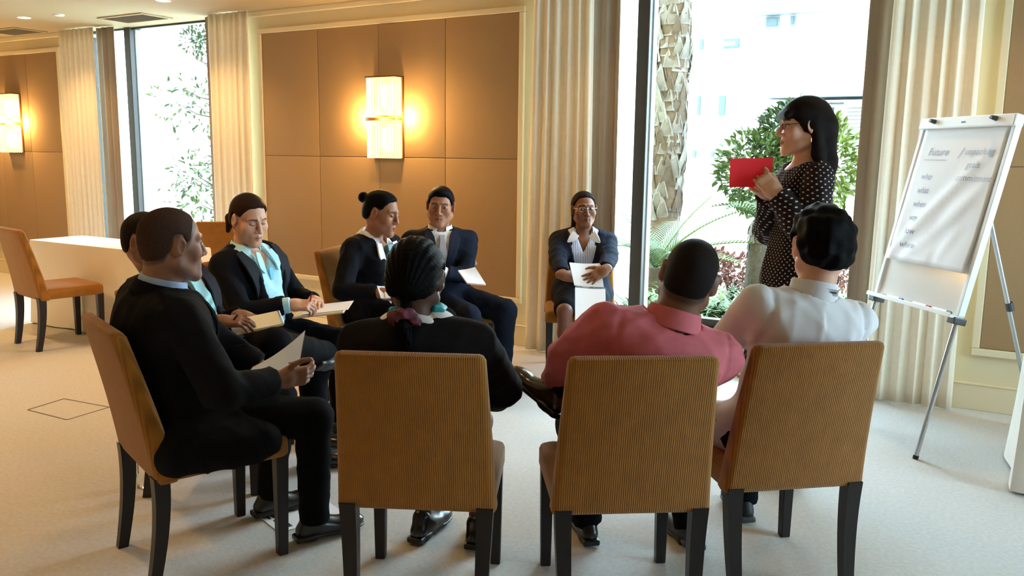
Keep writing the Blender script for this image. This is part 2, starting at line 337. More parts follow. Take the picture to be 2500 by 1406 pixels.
# ------------------------------------------------------------------ chairs
def rrect(hx, hy, r, n=5):
    """rounded rectangle outline, counter-clockwise"""
    r = min(r, hx*0.98, hy*0.98); o = []
    for cx, cy, a0 in ((hx-r, hy-r, 0), (-hx+r, hy-r, 90), (-hx+r, -hy+r, 180), (hx-r, -hy+r, 270)):
        for k in range(n): a = math.radians(a0+90*k/(n-1)); o.append((cx+r*math.cos(a), cy+r*math.sin(a)))
    return o
def make_chair():
    root = empty('dining_chair')
    # backrest
    R = []; zb, zt = 0.385, 0.93
    def ring(v, shrink, dz):
        hw = 0.258+(0.230-0.258)*min(v, 1)-shrink; th = (0.085-0.035*v)/2-shrink*0.8
        yo = -0.243-0.109*v**1.25; yc = yo+(0.085-0.035*v)/2; out = []
        for x, y in rrect(hw, max(th, 0.006), 0.022, 4):
            u = x/hw; arch = 0.035*(1-u*u)*max(0, 1-v*5)
            out.append((x, yc+y-0.022*(1-u*u)*v+0.008, zb+(zt-zb)*v+dz+arch-0.010*(1-u*u)*(v > 0.95)))
        return out
    R.append(ring(0, 0.018, 0)); R.append(ring(0, 0.006, 0.004)); R.append(ring(0, 0.0, 0.016))
    for v in np.linspace(0.08, 0.94, 12): R.append(ring(v, 0, 0))
    R.append(ring(0.97, 0.0, 0)); R.append(ring(1.0, 0.006, -0.003)); R.append(ring(1.0, 0.018, 0.002))
    MB().rings(R).build('backrest', M_CHAIR, root, smooth=True)
    # piping seam round the rear face of the back
    # seat
    S = []
    for z, g, crown in ((0.398, 0.014, 0), (0.394, 0.006, 0), (0.402, 0.0, 0), (0.455, 0.0, 0), (0.470, 0.006, 0), (0.478, 0.02, 0), (0.484, 0.06, 1), (0.490, 0.14, 1)):
        out = []
        for x, y in rrect(0.250-g, 0.235-g, 0.03, 5): out.append((x, y+0.016, z+(0.012*(1-(x/0.25)**2) if z < 0.41 else 0)))
        S.append(out)
    MB().rings(S).build('seat', M_CHAIR, root, smooth=True)
    for sx in (-1, 1):
        F = []
        for z, h in ((0.0, 0.0185), (0.40, 0.0245)):
            F.append([(sx*0.219+x, 0.222+y-(0.0245-h)*0.6, z) for x, y in ((-h, -h), (h, -h), (h, h), (-h, h))])
        MB().rings(F).build('leg', M_WOOD, root, bevel=0.003, seg=1)
        B = []
        for t in np.linspace(0, 1, 9):
            z = 0.41*t; h = 0.0185+0.0085*t; y = -0.252+0.05*math.sin(math.pi*t*0.5)-0.012*t*t
            B.append([(sx*(0.208+0.014*t)+x, y+yy, z) for x, yy in ((-h, -h), (h, -h), (h, h), (-h, h))])
        MB().rings(B).build('leg', M_WOOD, root, smooth=True)
    return root
CHAIRS = [   # x, y, facing, label
    (-1.660, 2.277, 26.4, 'gold ribbed dining chair under the woman with braided hair and scrunchie'),
    (-1.089, 2.602, 34.8, 'gold ribbed dining chair under the man in pink shirt'),
    (-0.705, 3.078, 40.6, 'gold ribbed dining chair under the dark haired man in white jacket'),
    (-2.577, 2.076, -21.4, 'gold ribbed dining chair under the balding man holding folded white papers'),
    (-3.12, 2.60, -54.0, 'gold ribbed dining chair under the man with striped tie'),
    (-3.43, 3.30, -80.0, 'gold ribbed dining chair under the ponytailed woman in light blue shirt'),
    (-3.37, 4.12, -72.0, 'gold ribbed dining chair under the woman with hair bun and green scarf'),
    (-3.25, 4.68, -104.0, 'gold ribbed dining chair under the man with crossed arms'),
    (-2.56, 5.34, -152.0, 'gold ribbed dining chair under the woman with name badge'),
    (-6.445, 3.905, -10.0, 'empty gold ribbed dining chair pulled up to the white draped table'),
    (-6.02, 5.26, 41.0, 'empty gold ribbed dining chair between draped table and curtain'),
]
chair0 = make_chair()
for i, (x, y, a, lab) in enumerate(CHAIRS):
    c = chair0 if i == 0 else copy_tree(chair0)
    c.location = (x, y, 0); c.rotation_euler = (0, 0, math.radians(a)); tag(c, lab, 'chair', 'gold ribbed dining chairs')

# ------------------------------------------------------------------ draped tables
def draped_table(x0, x1, y0, y1, h, label, clab, group):
    t = empty('folding_table', ((x0+x1)/2, (y0+y1)/2, 0)); tag(t, label, 'table', group)
    w, d = (x1-x0)/2, (y1-y0)/2
    MB().box((-w, -d, h-0.03), (w, d, h-0.004)).build('table_top', M_WOOD, t, bevel=0.003)
    for sx in (-1, 1):
        for sy in (-1, 1): MB().tube([(sx*(w-0.08), sy*(d-0.05), 0), (sx*(w-0.08), sy*(d-0.05), h-0.03)], 0.014).build('leg', M_DGREY, t)
    n = 160; out = rrect(w+0.004, d+0.004, 0.012, 3); per = []
    pts = out+[out[0]]; tot = 0; seg = []
    for a, b in zip(pts[:-1], pts[1:]): l = math.hypot(b[0]-a[0], b[1]-a[1]); seg.append((tot, l, a, b)); tot += l
    rnd = random.Random(int(abs(x0)*100)); ph = [rnd.uniform(0, 6.28) for _ in range(3)]
    rings = []
    def at(s):
        for s0, l, a, b in seg:
            if s <= s0+l+1e-9: k = (s-s0)/l if l else 0; return a[0]+(b[0]-a[0])*k, a[1]+(b[1]-a[1])*k
        return out[0]
    for z, infl in ((h+0.002, -0.012), (h+0.002, 0.0), (h-0.012, 0.004), (h*0.82, 0.006), (h*0.6, 0.012), (h*0.4, 0.018), (h*0.2, 0.026), (0.012, 0.034)):
        r = []
        for k in range(n):
            s = tot*k/n; x, y = at(s); L = math.hypot(x, y)
            wv = infl*(0.7+0.9*math.sin(s*9+ph[0])*math.sin(s*3.7+ph[1])) if z < h*0.9 else infl
            nx = 1 if x > w-0.01 else (-1 if x < -w+0.01 else 0); ny = 1 if y > d-0.01 else (-1 if y < -d+0.01 else 0)
            r.append((x+nx*wv, y+ny*wv, z))
        rings.append(r)
    rings = rings[::-1]
    m = MB(); m.rings(rings, cap=False); nn = len(rings); m.f.append(tuple((nn-1)*n+j for j in range(n)))
    c = m.build('tablecloth', M_CLOTH, smooth=True); c.location = t.location; tag(c, clab, 'tablecloth', 'white floor length tablecloths')
draped_table(-7.36, -5.63, 4.23, 4.72, 0.74, 'long conference table hidden under white cloth behind the empty chair', 'white floor length cloth on the table behind the empty chair', 'draped tables')
draped_table(0.14, 1.9, 4.42, 5.02, 0.74, 'long conference table hidden under white cloth beside the flip chart', 'white floor length cloth on the table beside the flip chart', 'draped tables')

# ------------------------------------------------------------------ flip chart
def text(body, size, m, parent, loc, rot, name='lettering', shear=0.0, ex=0.0):
    cu = bpy.data.curves.new(name, 'FONT'); cu.body = body; cu.size = size; cu.extrude = ex; cu.shear = shear; cu.resolution_u = 3
    cu.materials.append(m); tmp = bpy.data.objects.new(name, cu); me = bpy.data.meshes.new_from_object(tmp); bpy.data.objects.remove(tmp)
    o = bpy.data.objects.new(name, me); COL.objects.link(o); o.parent = parent; o.location = loc; o.rotation_euler = rot
    return o
fc = empty('flip_chart', (-0.231-0.762*-0.0, 5.19, 0), -0.866)
tag(fc, 'white flip chart easel on aluminium tripod legs with handwritten sheet', 'flip chart')
LEAN = 0.224
bd = bpy.data.objects.new('board', MB().box((-0.343, -0.0, -1.008), (0.343, 0.018, 0.0)).mesh('board')); COL.objects.link(bd)
bd.data.materials.append(mat('whiteboard_enamel', srgb(226, 222, 216), 0.18, spec=0.6)); bd.parent = fc; bd.location = (0, 0, 1.74); bd.rotation_euler = (-LEAN, 0, 0)
fr = MB()
for sx in (-1, 1): fr.box((sx*0.343-0.012+sx*0.006, -0.014, -1.02), (sx*0.343+0.012+sx*0.006, 0.024, 0.0))
fr.build('side_rail', M_WHITE, bd, bevel=0.003)
MB().box((-0.365, -0.03, -0.05), (0.365, 0.026, 0.012)).build('clamp_bar', M_WHITE, bd, bevel=0.008)
for x in (-0.235, 0.235):
    MB().tube([(x, -0.03, -0.012), (x, -0.062, -0.012)], [0.013, 0.010], 10).tube([(x-0.02, -0.05, -0.012), (x+0.02, -0.05, -0.012)], 0.006, 8).build('paper_hook', M_DGREY, bd, smooth=True)
MB().box((-0.016, -0.0312, -0.026), (0.016, -0.030, -0.018)).build('maker_plate', M_DGREY, bd)
# pad of paper, creased front sheet
def paper_y(u, v):
    dgl = (u*0.9+v-0.95); cr = 0.010*math.exp(-(dgl/0.05)**2)-0.007*math.exp(-((u*0.8+v-1.15)/0.06)**2)+0.006*math.exp(-((u*1.0+v*0.6-1.2)/0.05)**2)
    cr += 0.004*math.sin(9*u+7*v)*v+0.005*math.sin(5*u-11*v+1)*v*v
    return -0.012-0.008*v-abs(cr)*min(1, v*2.2)-0.02*max(0, v-0.85)*u
P = []
for i in range(29):
    v = i/28; row = []
    for j in range(25):
        u = j/24; x = -0.318+0.648*u; z = -0.052-0.752*v
        row.append((x, paper_y(u, v), z))
    P.append(row)
MB().grid(P).build('paper_sheet', M_PAPER, bd, smooth=True, solid=0.0012)
MB().box((-0.322, -0.009, -0.79), (0.334, -0.001, -0.05)).build('paper_pad', M_PAPER, bd)
M_INK = mat('faded_marker_ink', srgb(158, 158, 178), 0.7); M_INK2 = mat('faded_grey_ink', srgb(178, 178, 192), 0.7)
def hand(body, size, x, z, m=M_INK):
    o = text(body, size, m, bd, (0, 0, 0), (0, 0, 0), shear=0.25, name='handwriting')
    for v in o.data.vertices:
        X, Z = x+v.co.x, z+v.co.y; v.co = (X, paper_y((X+0.318)/0.648, (-0.052-Z)/0.752)-0.0032, Z)
    return o
hand('Future', 0.062, -0.235, -0.20); hand('/', 0.085, 0.012, -0.215, M_INK2); hand('unpacking', 0.054, 0.06, -0.195, M_INK2); hand('goals', 0.052, 0.10, -0.265, M_INK2); hand('commitment', 0.05, 0.05, -0.335, M_INK2)
MB().box((-0.255, -0.0165, -0.226), (-0.07, -0.0155, -0.2235)).build('underline', M_INK, bd)
for i, wd in enumerate(('who', 'what', 'when', 'way', 'how', 'where')): hand(wd, 0.05, -0.235-0.008*(i == 5), -0.335-0.078*i, M_INK)
# pen tray with pens
MB().box((-0.36, -0.06, -1.035), (0.36, 0.02, -1.022)).box((-0.36, -0.064, -1.035), (0.36, -0.058, -1.012)).build('pen_tray', M_WHITE, bd, bevel=0.002, seg=1)
for sx in (-1, 1):
    MB().obox((sx*0.343, 0.0, -1.045), (0.028, 0, 0), (0, 0.036, 0), (0, 0, 0.018)).build('leg_clamp', M_DGREY, bd, bevel=0.006)
    leg = MB().tube([(sx*0.343, 0.0, -1.03), (sx*0.343, 0.0, -1.772)], 0.0125, 12).build('front_leg', M_ALU, bd, smooth=True)
    MB().tube([(sx*0.343, 0.0, -1.765), (sx*0.343, 0.0, -1.784)], 0.0145, 12).build('rubber_foot', M_BLACKP, leg, smooth=True)
rl = MB().tube([(0.0, 0.04, 1.62), (0.0, 0.60, 0.012)], 0.013, 12).build('rear_leg', M_ALU, fc, smooth=True)
MB().tube([(0.0, 0.368, 0.70), (0.0, 0.352, 0.745)], 0.021, 12).build('leg_lock', M_DGREY, rl, smooth=True)
MB().tube([(0.0, 0.597, 0.022), (0.0, 0.604, 0.0)], 0.016, 12).build('rubber_foot', M_BLACKP, rl, smooth=True)
# markers lying on the tray
def marker(x0, x1, zrot, capm, label):
    mk = empty('marker_pen'); tag(mk, label, 'pen', 'marker pens on the easel tray')
    MB().tube([(-0.062, 0, 0), (0.045, 0, 0)], 0.0085, 10).build('barrel', M_WHITE, mk, smooth=True)
    MB().tube([(0.045, 0, 0), (0.072, 0, 0)], [0.0095, 0.008], 10).build('cap', capm, mk, smooth=True)
    mk.matrix_world = (Matrix.Translation(fc.location) @ Matrix.Rotation(-0.866, 4, 'Z') @ Matrix.Translation((0, 0, 1.74)) @ Matrix.Rotation(-LEAN, 4, 'X') @ Matrix.Translation(((x0+x1)/2, -0.040, -1.0125)) @ Matrix.Rotation(zrot, 4, 'Z'))
    return mk
marker(0.03, 0.17, 0.03, mat('red_marker_cap', srgb(190, 40, 50), 0.4), 'white marker pen with red cap on the flip chart tray')
marker(-0.2, -0.06, 0.0, mat('blue_marker_cap', srgb(50, 80, 150), 0.4), 'white marker pen with blue cap on the flip chart tray')
marker(0.20, 0.33, 0.0, mat('green_marker_cap', srgb(50, 110, 70), 0.4), 'white marker pen with green cap on the flip chart tray')
# ------------------------------------------------------------------ garden and buildings outside
def PX(px, py, w):
    """point along the ray of a photograph pixel at depth w"""
    return CAM+(FW+RT*(px-1250)/FPX-UP*(py-703)/FPX)*w
GZ = -0.10
struct(MB().box((RX0-0.2, RY0-0.2, CEIL+0.15), (RX1+0.2, WY+0.32, 8.6)).build('wall_shade_storey', M_WALL))  # unseen storey added above the room to shade the plants by the window
M_SOIL = mat('pale_garden_soil', srgb(170, 156, 130), 0.95, noise=0.2, nscale=6, bump=0.3)
M_PAVE = mat('pale_paving', srgb(196, 192, 184), 0.9, noise=0.05, nscale=4)
M_BWALL = mat('white_render', srgb(242, 242, 240), 0.85, noise=0.02)
M_GREYW = mat('grey_building_trim', srgb(84, 94, 98), 0.7)
M_BGLASS = mat('dark_building_glass', srgb(44, 60, 66), 0.2, spec=0.5)
M_LEAF = [mat('leaf_green_%d' % i, c, 0.55, spec=0.35, noise=0.25, nscale=9) for i, c in enumerate((srgb(42, 58, 24), srgb(64, 82, 30), srgb(86, 98, 36)))]
M_TRUNK = mat('fibrous_palm_bark', srgb(72, 62, 52), 0.95, noise=0.4, nscale=18, bump=0.6, bscale=30)
M_BARK2 = mat('smooth_orange_bark', srgb(84, 66, 50), 0.9, noise=0.2, nscale=10)
struct(MB().box((-60, WY+0.3, GZ-0.3), (40, 60, GZ)).build('ground_outside', M_PAVE))
BED = 0.14
struct(MB().box((-5.2, WY+0.34, GZ-0.02), (2.2, 9.7, BED)).build('ground_planting_bed', M_SOIL))
def leaf_mesh(name, m, L, W, fold=0.25):
    v = [(0, 0, 0), (W*0.5, L*0.35, W*fold), (0, L*0.4, 0), (-W*0.5, L*0.35, W*fold), (W*0.42, L*0.65, W*fold*0.8), (0, L*0.7, -L*0.02), (-W*0.42, L*0.65, W*fold*0.8), (0, L, -L*0.08)]
    f = [(0, 1, 2), (0, 2, 3), (1, 4, 5, 2), (3, 2, 5, 6), (4, 7, 5), (5, 7, 6)]
    return v, f
def foliage(name, pts, size, m, parent, seed, wr=0.45):
    """many leaves joined as one crown"""
    rnd = random.Random(seed); mb = MB()
    for p, out in pts:
        L = size*rnd.uniform(0.7, 1.3); v, f = leaf_mesh('', None, L, L*wr)
        d = Vector(out)+Vector((rnd.gauss(0, 0.5), rnd.gauss(0, 0.5), rnd.gauss(0, 0.5)))
        if d.length < 1e-3: d = Vector((0, 0, 1))
        q = d.to_track_quat('Y', 'Z').to_matrix() @ Matrix.Rotation(rnd.uniform(-1, 1), 3, 'Y')
        mb.add([np.array(q @ Vector(a))+np.array(p) for a in v], f)
    o = mb.build(name, m, parent, smooth=True); o['kind'] = 'stuff'
    return o
def shell_pts(c, r, n, seed, fill=0.35):
    rnd = random.Random(seed); out = []
    for _ in range(n):
        d = Vector((rnd.gauss(0, 1), rnd.gauss(0, 1), rnd.gauss(0, 1))).normalized(); k = 1-fill*rnd.random()**2
        k *= 1+0.12*math.sin(7*d.x+3*d.z)*math.sin(6*d.y+5*d.z)
        out.append(((c[0]+d.x*r[0]*k, c[1]+d.y*r[1]*k, c[2]+d.z*r[2]*k), (d.x, d.y, d.z+0.2)))
    return out
# round shrub behind the standing woman
b = PX(1925, 395, 9.4); bush = empty('garden_shrub', (b[0], b[1], GZ)); tag(bush, 'round green leafy shrub on a short stem behind the standing woman', 'shrub')
lc = (0, 0, b[2]-GZ)
for k, (dx, dz, r, n) in enumerate(((-0.32, -0.10, 0.42, 900), (0.30, -0.02, 0.48, 1000), (0.0, 0.22, 0.40, 800), (-0.12, -0.38, 0.40, 600))):
    f = foliage('foliage', shell_pts((dx, 0.1*k-0.1, lc[2]+dz), (r, r*0.9, r), n, 20+k), 0.10, M_LEAF[(k+1) % 3], bush, k)
MB().tube([(0, 0, 0), (0.03, 0, 0.35), (-0.02, 0.02, lc[2])], [0.05, 0.04, 0.03]).build('stem', M_TRUNK, bush, smooth=True)
# tall palm trunk with old leaf bases
pb = PX(1612, 560, 9.6); palm = empty('palm_tree', (pb[0], pb[1], GZ)); tag(palm, 'tall palm trunk covered with old pale leaf bases outside the window', 'tree')
R = []; top = 6.5
path = [(0.02*math.sin(z*0.8)-0.035*z*0+0.02*z, 0.0, z) for z in np.linspace(0, top, 24)]
tk = MB().tube(path, [0.19-0.006*z for z in np.linspace(0, top, 24)], 14).build('trunk', M_BARK2, palm, smooth=True)
rnd = random.Random(4); mb = None; M_BASE = mat('dry_leaf_base', srgb(98, 90, 84), 0.9, noise=0.35, nscale=12, bump=0.4)
scm = []
for v in range(3):
    L, W = 0.22, 0.15; t = 0.014
    pr = [(-W/2, 0, 0), (W/2, 0, 0), (W*0.40, L*0.35, 0.02), (W*0.20, L*0.7, 0.06), (W*0.10, L*(0.95+0.1*v), 0.12), (-W*0.16, L*0.8, 0.075), (-W*0.38, L*0.4, 0.022)]
    m = MB(); n = len(pr); m.add([(x, y, z) for x, y, z in pr]+[(x*0.8, y*0.95, z-t) for x, y, z in pr], [tuple(range(n)), tuple(range(2*n-1, n-1, -1))]+[(i, i+n, (i+1) % n+n, (i+1) % n) for i in range(n)])
    me = m.mesh('leaf_base'); me.materials.append((M_BASE, mat('brown_leaf_base', srgb(74, 60, 48), 0.95, noise=0.4, nscale=14), mat('pale_leaf_base', srgb(110, 104, 98), 0.9, noise=0.35, nscale=12))[v]); scm.append(me)
cnt = 0; z = 0.95
while z < 4.2:
    for k in range(9):
        a = 2*math.pi*(k+0.5*((cnt//9) % 2))/9+rnd.uniform(-0.15, 0.15); r = 0.19-0.006*z
        s = link('leaf_base', scm[(0, 0, 1, 1, 0, 2)[rnd.randrange(6)]], None, palm); x0 = 0.02*math.sin(z*0.8)+0.02*z
        s.matrix_local = Matrix.Translation((x0+r*0.92*math.cos(a), r*0.92*math.sin(a), z+rnd.uniform(-0.03, 0.03))) @ Matrix.Rotation(a-math.pi/2, 4, 'Z') @ Matrix.Rotation(math.radians(rnd.uniform(52, 84)), 4, 'X') @ Matrix.Scale(rnd.uniform(0.85, 1.3), 4)
        cnt += 1
    z += 0.115
# cycad with feathery fronds, and small palm beside it
def frond(L, n, droop, lw, m, parent, base, az, elev, seed):
    mb = MB(); rnd = random.Random(seed); pts = []; p = np.array(base, float); a = az; e = elev
    for i in range(n+1):
        pts.append(p.copy()); d = np.array((math.cos(a)*math.cos(e), math.sin(a)*math.cos(e), math.sin(e))); p = p+d*L/n; e -= droop/n
    mb.tube(pts, [0.010*(1-0.8*i/n)+0.002 for i in range(n+1)], 5)
    for i in range(3, n+1):
        t = i/n; d = pts[i]-pts[i-1]; d /= np.linalg.norm(d); s = np.cross(d, (0, 0, 1)); s /= np.linalg.norm(s); u = np.cross(s, d)
        ll = lw*math.sin(math.pi*min(1, 0.12+t*0.88))**0.7+0.03
        for sg in (-1, 1):
            for q in (0.0,):
                b0 = pts[i-1]+(pts[i]-pts[i-1])*q; tip = b0+(sg*s*0.85+d*0.5+u*0.22)*ll*rnd.uniform(0.9, 1.1); wv = d*0.0062
                mid = (b0+tip)/2+u*0.012
                mb.add([b0-wv, b0+wv, mid+wv*1.2, tip, mid-wv*1.2], [(0, 1, 2, 4), (4, 2, 3)])
    o = mb.build('frond', m, parent, smooth=False); return o
M_FROND = mat('bright_frond_green', srgb(88, 108, 46), 0.5, noise=0.2, nscale=6); M_FROND2 = mat('dull_frond_green', srgb(72, 90, 56), 0.55, noise=0.2, nscale=6)
cb_ = PX(1600, 640, 8.3); cyc = empty('cycad', (cb_[0], cb_[1], GZ)); tag(cyc, 'cycad with arching bright green feathery fronds at the palm foot', 'plant')
hz = cb_[2]-GZ-0.05
MB().tube([(0, 0, 0), (0, 0, hz)], [0.11, 0.09], 10).build('stem', M_TRUNK, cyc, smooth=True)
for k, (az, el, L, dr) in enumerate(((0.42, 0.95, 1.0, 0.7), (0.30, 0.62, 1.05, 0.75), (0.62, 1.15, 0.9, 0.5), (1.6, 0.9, 0.9, 0.9), (2.7, 1.1, 0.8, 0.8), (3.3, 0.8, 0.75, 0.9), (4.4, 0.8, 0.7, 0.9), (5.4, 0.7, 0.8, 1.0), (-0.2, 0.5, 0.95, 0.8), (2.2, 0.6, 0.9, 1.0))):
    frond(L, 30, dr, 0.17, M_FROND if k < 3 or k == 8 else M_FROND2, cyc, (0, 0, hz), az, el, k)
sp = PX(1850, 700, 8.2); spalm = empty('small_palm', (sp[0], sp[1], GZ)); tag(spalm, 'short stout palm with rough brown trunk beside the standing woman', 'plant')
h2 = PX(1850, 545, 8.2)[2]-GZ
MB().tube([(0, 0, 0), (0, 0, 0.3), (0.01, 0, h2*0.7), (0, 0, h2)], [0.11, 0.14, 0.13, 0.10], 12).build('trunk', M_TRUNK, spalm, smooth=True)
for z in np.arange(0.15, h2-0.03, 0.075):
    for k in range(8):
        s = link('leaf_base', scm[k % 3], None, spalm); a = 2*math.pi*k/8+z*7
        s.matrix_local = Matrix.Translation((0.115*math.cos(a), 0.115*math.sin(a), z)) @ Matrix.Rotation(a-math.pi/2, 4, 'Z') @ Matrix.Rotation(math.radians(75), 4, 'X') @ Matrix.Scale(0.5, 4)
for k in range(9): frond(0.55, 16, 1.3, 0.10, M_LEAF[1], spalm, (0, 0, h2), k*0.7, 0.9, 40+k)
# strap-leaved clumps
def clump(px, py, w, n, L, m, label, seed):
    p = PX(px, py, w); p[1] = max(p[1], WY+0.86); c = empty('strap_leaf_plant', (p[0], p[1], BED)); tag(c, label, 'plant', 'strap leaved garden plants'); rnd = random.Random(seed); mb = MB()
    for i in range(n):
        a = rnd.uniform(0, 6.283); e = rnd.uniform(0.7, 1.45); l = L*rnd.uniform(0.7, 1.2); q = np.array((rnd.uniform(-0.1, 0.1), rnd.uniform(-0.1, 0.1), 0)); w0 = 0.016; P_ = []
        for k in range(6):
            d = np.array((math.cos(a)*math.cos(e), math.sin(a)*math.cos(e), math.sin(e))); s = np.array((-math.sin(a), math.cos(a), 0))*w0*(1-(k/5.2)**2)
            P_.append([q-s, q+s]); q = q+d*l/5; e -= 0.35
        mb.grid(P_)
    o = mb.build('leaf_blades', m, c, smooth=True); o['kind'] = 'stuff'
k = 0
for px, py, w in ((1560, 700, 7.0), (1590, 720, 6.9), (1640, 725, 7.0), (1690, 730, 6.9), (1735, 725, 7.1), (1770, 740, 6.8), (1800, 720, 7.1), (1830, 735, 6.9), (1870, 725, 7.1), (1910, 735, 7.0), (1950, 725, 7.1), (2000, 730, 7.1), (2050, 735, 7.1), (1715, 757, 6.8), (1760, 765, 6.75), (1810, 762, 6.75), (1660, 752, 6.95), (1545, 732, 7.1), (1610, 690, 7.6), (1700, 690, 7.6), (1790, 690, 7.6), (1890, 690, 7.6), (1990, 695, 7.6), (1580, 700, 7.3), (1655, 700, 7.3), (1745, 700, 7.35), (1825, 705, 7.3), (1570, 745, 6.95), (1625, 765, 6.8), (1690, 775, 6.72), (1735, 785, 6.7), (1785, 785, 6.7), (1840, 775, 6.75), (2070, 700, 7.5), (1650, 670, 8.0), (1850, 675, 8.0)):
    clump(px, py, w, 44, 0.40, M_LEAF[(k+1) % 3] if k % 3 else mat('lush_blade_green', srgb(84, 118, 46), 0.5), 'clump of arching strap shaped green leaves in the bed under the window', 60+k); k += 1
# low reddish plants
M_RED = mat('rusty_red_leaf', srgb(120, 72, 62), 0.7, noise=0.25, nscale=9)
for i, (px, py, w) in enumerate(((1740, 640, 8.8), (1780, 645, 8.9), (1815, 650, 9.0), (2060, 660, 8.8), (2090, 650, 9.0))):
    p = PX(px, py, w); c = empty('rust_leaf_plant', (p[0], p[1], BED)); tag(c, 'low plant with rust red leaves behind the strap leaved clumps', 'plant', 'rust red garden plants')
    foliage('foliage', shell_pts((0, 0, p[2]-BED-0.05), (0.22, 0.2, 0.16), 220, 90+i), 0.075, M_RED, c, i); MB().tube([(0, 0, 0), (0, 0, p[2]-BED)], 0.008, 6).build('stem', M_TRUNK, c)
# tree outside the other window
tp = PX(520, 420, 11.5); tree = empty('garden_tree', (tp[0]+0.25, tp[1], GZ)); tag(tree, 'leafy tree with sparse twigs outside the window behind the draped table', 'tree')
MB().tube([(0, 0, 0), (0.03, 0, 1.5), (0.0, 0.05, 3.2), (-0.05, 0, 4.4)], [0.07, 0.055, 0.04, 0.02]).build('trunk', M_TRUNK, tree, smooth=True)
br = MB(); rnd = random.Random(11); tips = []
for i in range(34):
    z = rnd.uniform(0.5, 3.9); a = rnd.uniform(0, 6.283); l = rnd.uniform(0.35, 0.8)*(1.0 if z < 2.9 else 0.6); q = (l*math.cos(a), l*math.sin(a), z+l*0.35); br.tube([(0, 0, z), (q[0]*0.5, q[1]*0.5, z+l*0.1), q], [0.014, 0.009, 0.004], 5)
    if not 2.35 < z+l*0.35 < 3.15: tips.append(q)
br.build('branch', M_TRUNK, tree)
pts = []
for t in tips:
    for _ in range(46):
        d = Vector((rnd.gauss(0, 1), rnd.gauss(0, 1), rnd.gauss(0, 1))); r = 0.16; pts.append(((t[0]+d.x*r, t[1]+d.y*r, t[2]+d.z*r), (d.x, d.y, d.z)))
foliage('foliage', pts[::2], 0.085, M_LEAF[1], tree, 5); foliage('foliage', pts[1::2], 0.085, M_LEAF[0], tree, 6)
tp = PX(470, 100, 11.5); hb_ = shell_pts((tp[0]-tree.location.x+0.12, 0.1, tp[2]-GZ), (0.22, 0.25, 0.20), 260, 77, 0.9); foliage('foliage', hb_, 0.07, M_LEAF[0], tree, 8)

# white apartment building across the garden, with windows, parapets and louvred shutters
def plane_pt(px, py, Y):
    d = FW+RT*(px-1250)/FPX-UP*(py-703)/FPX; t = (Y-CAM[1])/d[1]; return CAM+d*t
BY = 26.0
bl = empty('apartment_building', (-3.0, BY, GZ)); tag(bl, 'white rendered apartment building with small windows across the garden', 'building')
def bpart(name, m, a, b, bevel=0.0):
    o = MB().box(tuple(np.array(a)-np.array((-3.0, BY, GZ))), tuple(np.array(b)-np.array((-3.0, BY, GZ)))).build(name, m, bl, bevel=bevel, seg=1); return o
bpart('wall', M_BWALL, (-22, BY, GZ), (8, BY+6, 13))
def bwin(x0, y0, x1, y1, name='window', m=None, proud=-0.02):
    a = plane_pt(x0, y1, BY); b = plane_pt(x1, y0, BY)
    o = bpart(name, m or M_GREYW, (a[0], BY-0.10, a[2]), (b[0], BY+0.05, b[2]))
    p = MB().box((a[0]+0.05+3.0, -0.13, a[2]+0.05-GZ), (b[0]-0.05+3.0, -0.09, b[2]-0.05-GZ)).build('pane', M_BGLASS, o)
    return o
for r in ((1668, 55, 1690, 90), (1707, 92, 1724, 125), (1765, 90, 1812, 122), (1664, 210, 1682, 275), (1700, 230, 1717, 285), (1753, 230, 1778, 285), (1655, 360, 1672, 385), (1690, 363, 1706, 387), (1735, 365, 1750, 385), (1870, 40, 1905, 70), (1930, 38, 1945, 65)): bwin(*r)
for (x0, y0, x1, y1) in ((1690, 285, 1778, 325), (1745, 110, 1816, 122)):
    a = plane_pt(x0, y1, BY); b = plane_pt(x1, y0, BY); bpart('balcony_parapet', M_GREYW if x0 == 1745 else M_BWALL, (a[0], BY-1.0, a[2]), (b[0], BY-0.9, b[2]))
for (x0, y0, x1, y1) in ((1780, 192, 2015, 197), (1830, 28, 2045, 36)):
    a = plane_pt(x0, y1, BY); b = plane_pt(x1, y0, BY); bpart('ledge', M_GREYW, (a[0], BY-0.6, a[2]), (b[0], BY, b[2]))
# nearer pavilion with roof fascia and louvres
PY = 15.0
pv = empty('garden_pavilion', (0, PY, GZ)); tag(pv, 'pale pavilion with grey roof fascia and white louvred shutters behind the shrub', 'building')
def ppart(name, m, x0, y0, x1, y1, d0, d1, parent=None):
    a = plane_pt(x0, y1, PY); b = plane_pt(x1, y0, PY); return MB().box((a[0], d0, a[2]-GZ), (b[0], d1, b[2]-GZ)).build(name, m, parent or pv)
ppart('wall', M_BWALL, 1866, 255, 2230, 640, 0.1, 2.0)
ppart('roof_fascia', M_GREYW, 1880, 222, 2240, 243, -0.5, 2.0)
ppart('roof_beam', M_FRAMEL, 1875, 243, 2235, 253, -0.3, 0.1)
wn = ppart('window', M_FRAMEL, 1885, 255, 2042, 345, 0.05, 0.12); ppart('pane', M_BGLASS, 1893, 262, 2036, 340, 0.02, 0.06, wn)
sh_ = ppart('shutter_frame', M_BWALL, 2045, 248, 2120, 470, 0.0, 0.1)
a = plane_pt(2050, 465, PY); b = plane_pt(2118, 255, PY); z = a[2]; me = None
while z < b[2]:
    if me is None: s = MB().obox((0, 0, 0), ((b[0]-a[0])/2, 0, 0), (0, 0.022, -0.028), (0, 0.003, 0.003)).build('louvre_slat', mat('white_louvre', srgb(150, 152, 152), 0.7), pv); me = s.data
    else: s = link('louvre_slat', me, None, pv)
    s.location = ((a[0]+b[0])/2, -0.02, z-GZ); z += 0.062
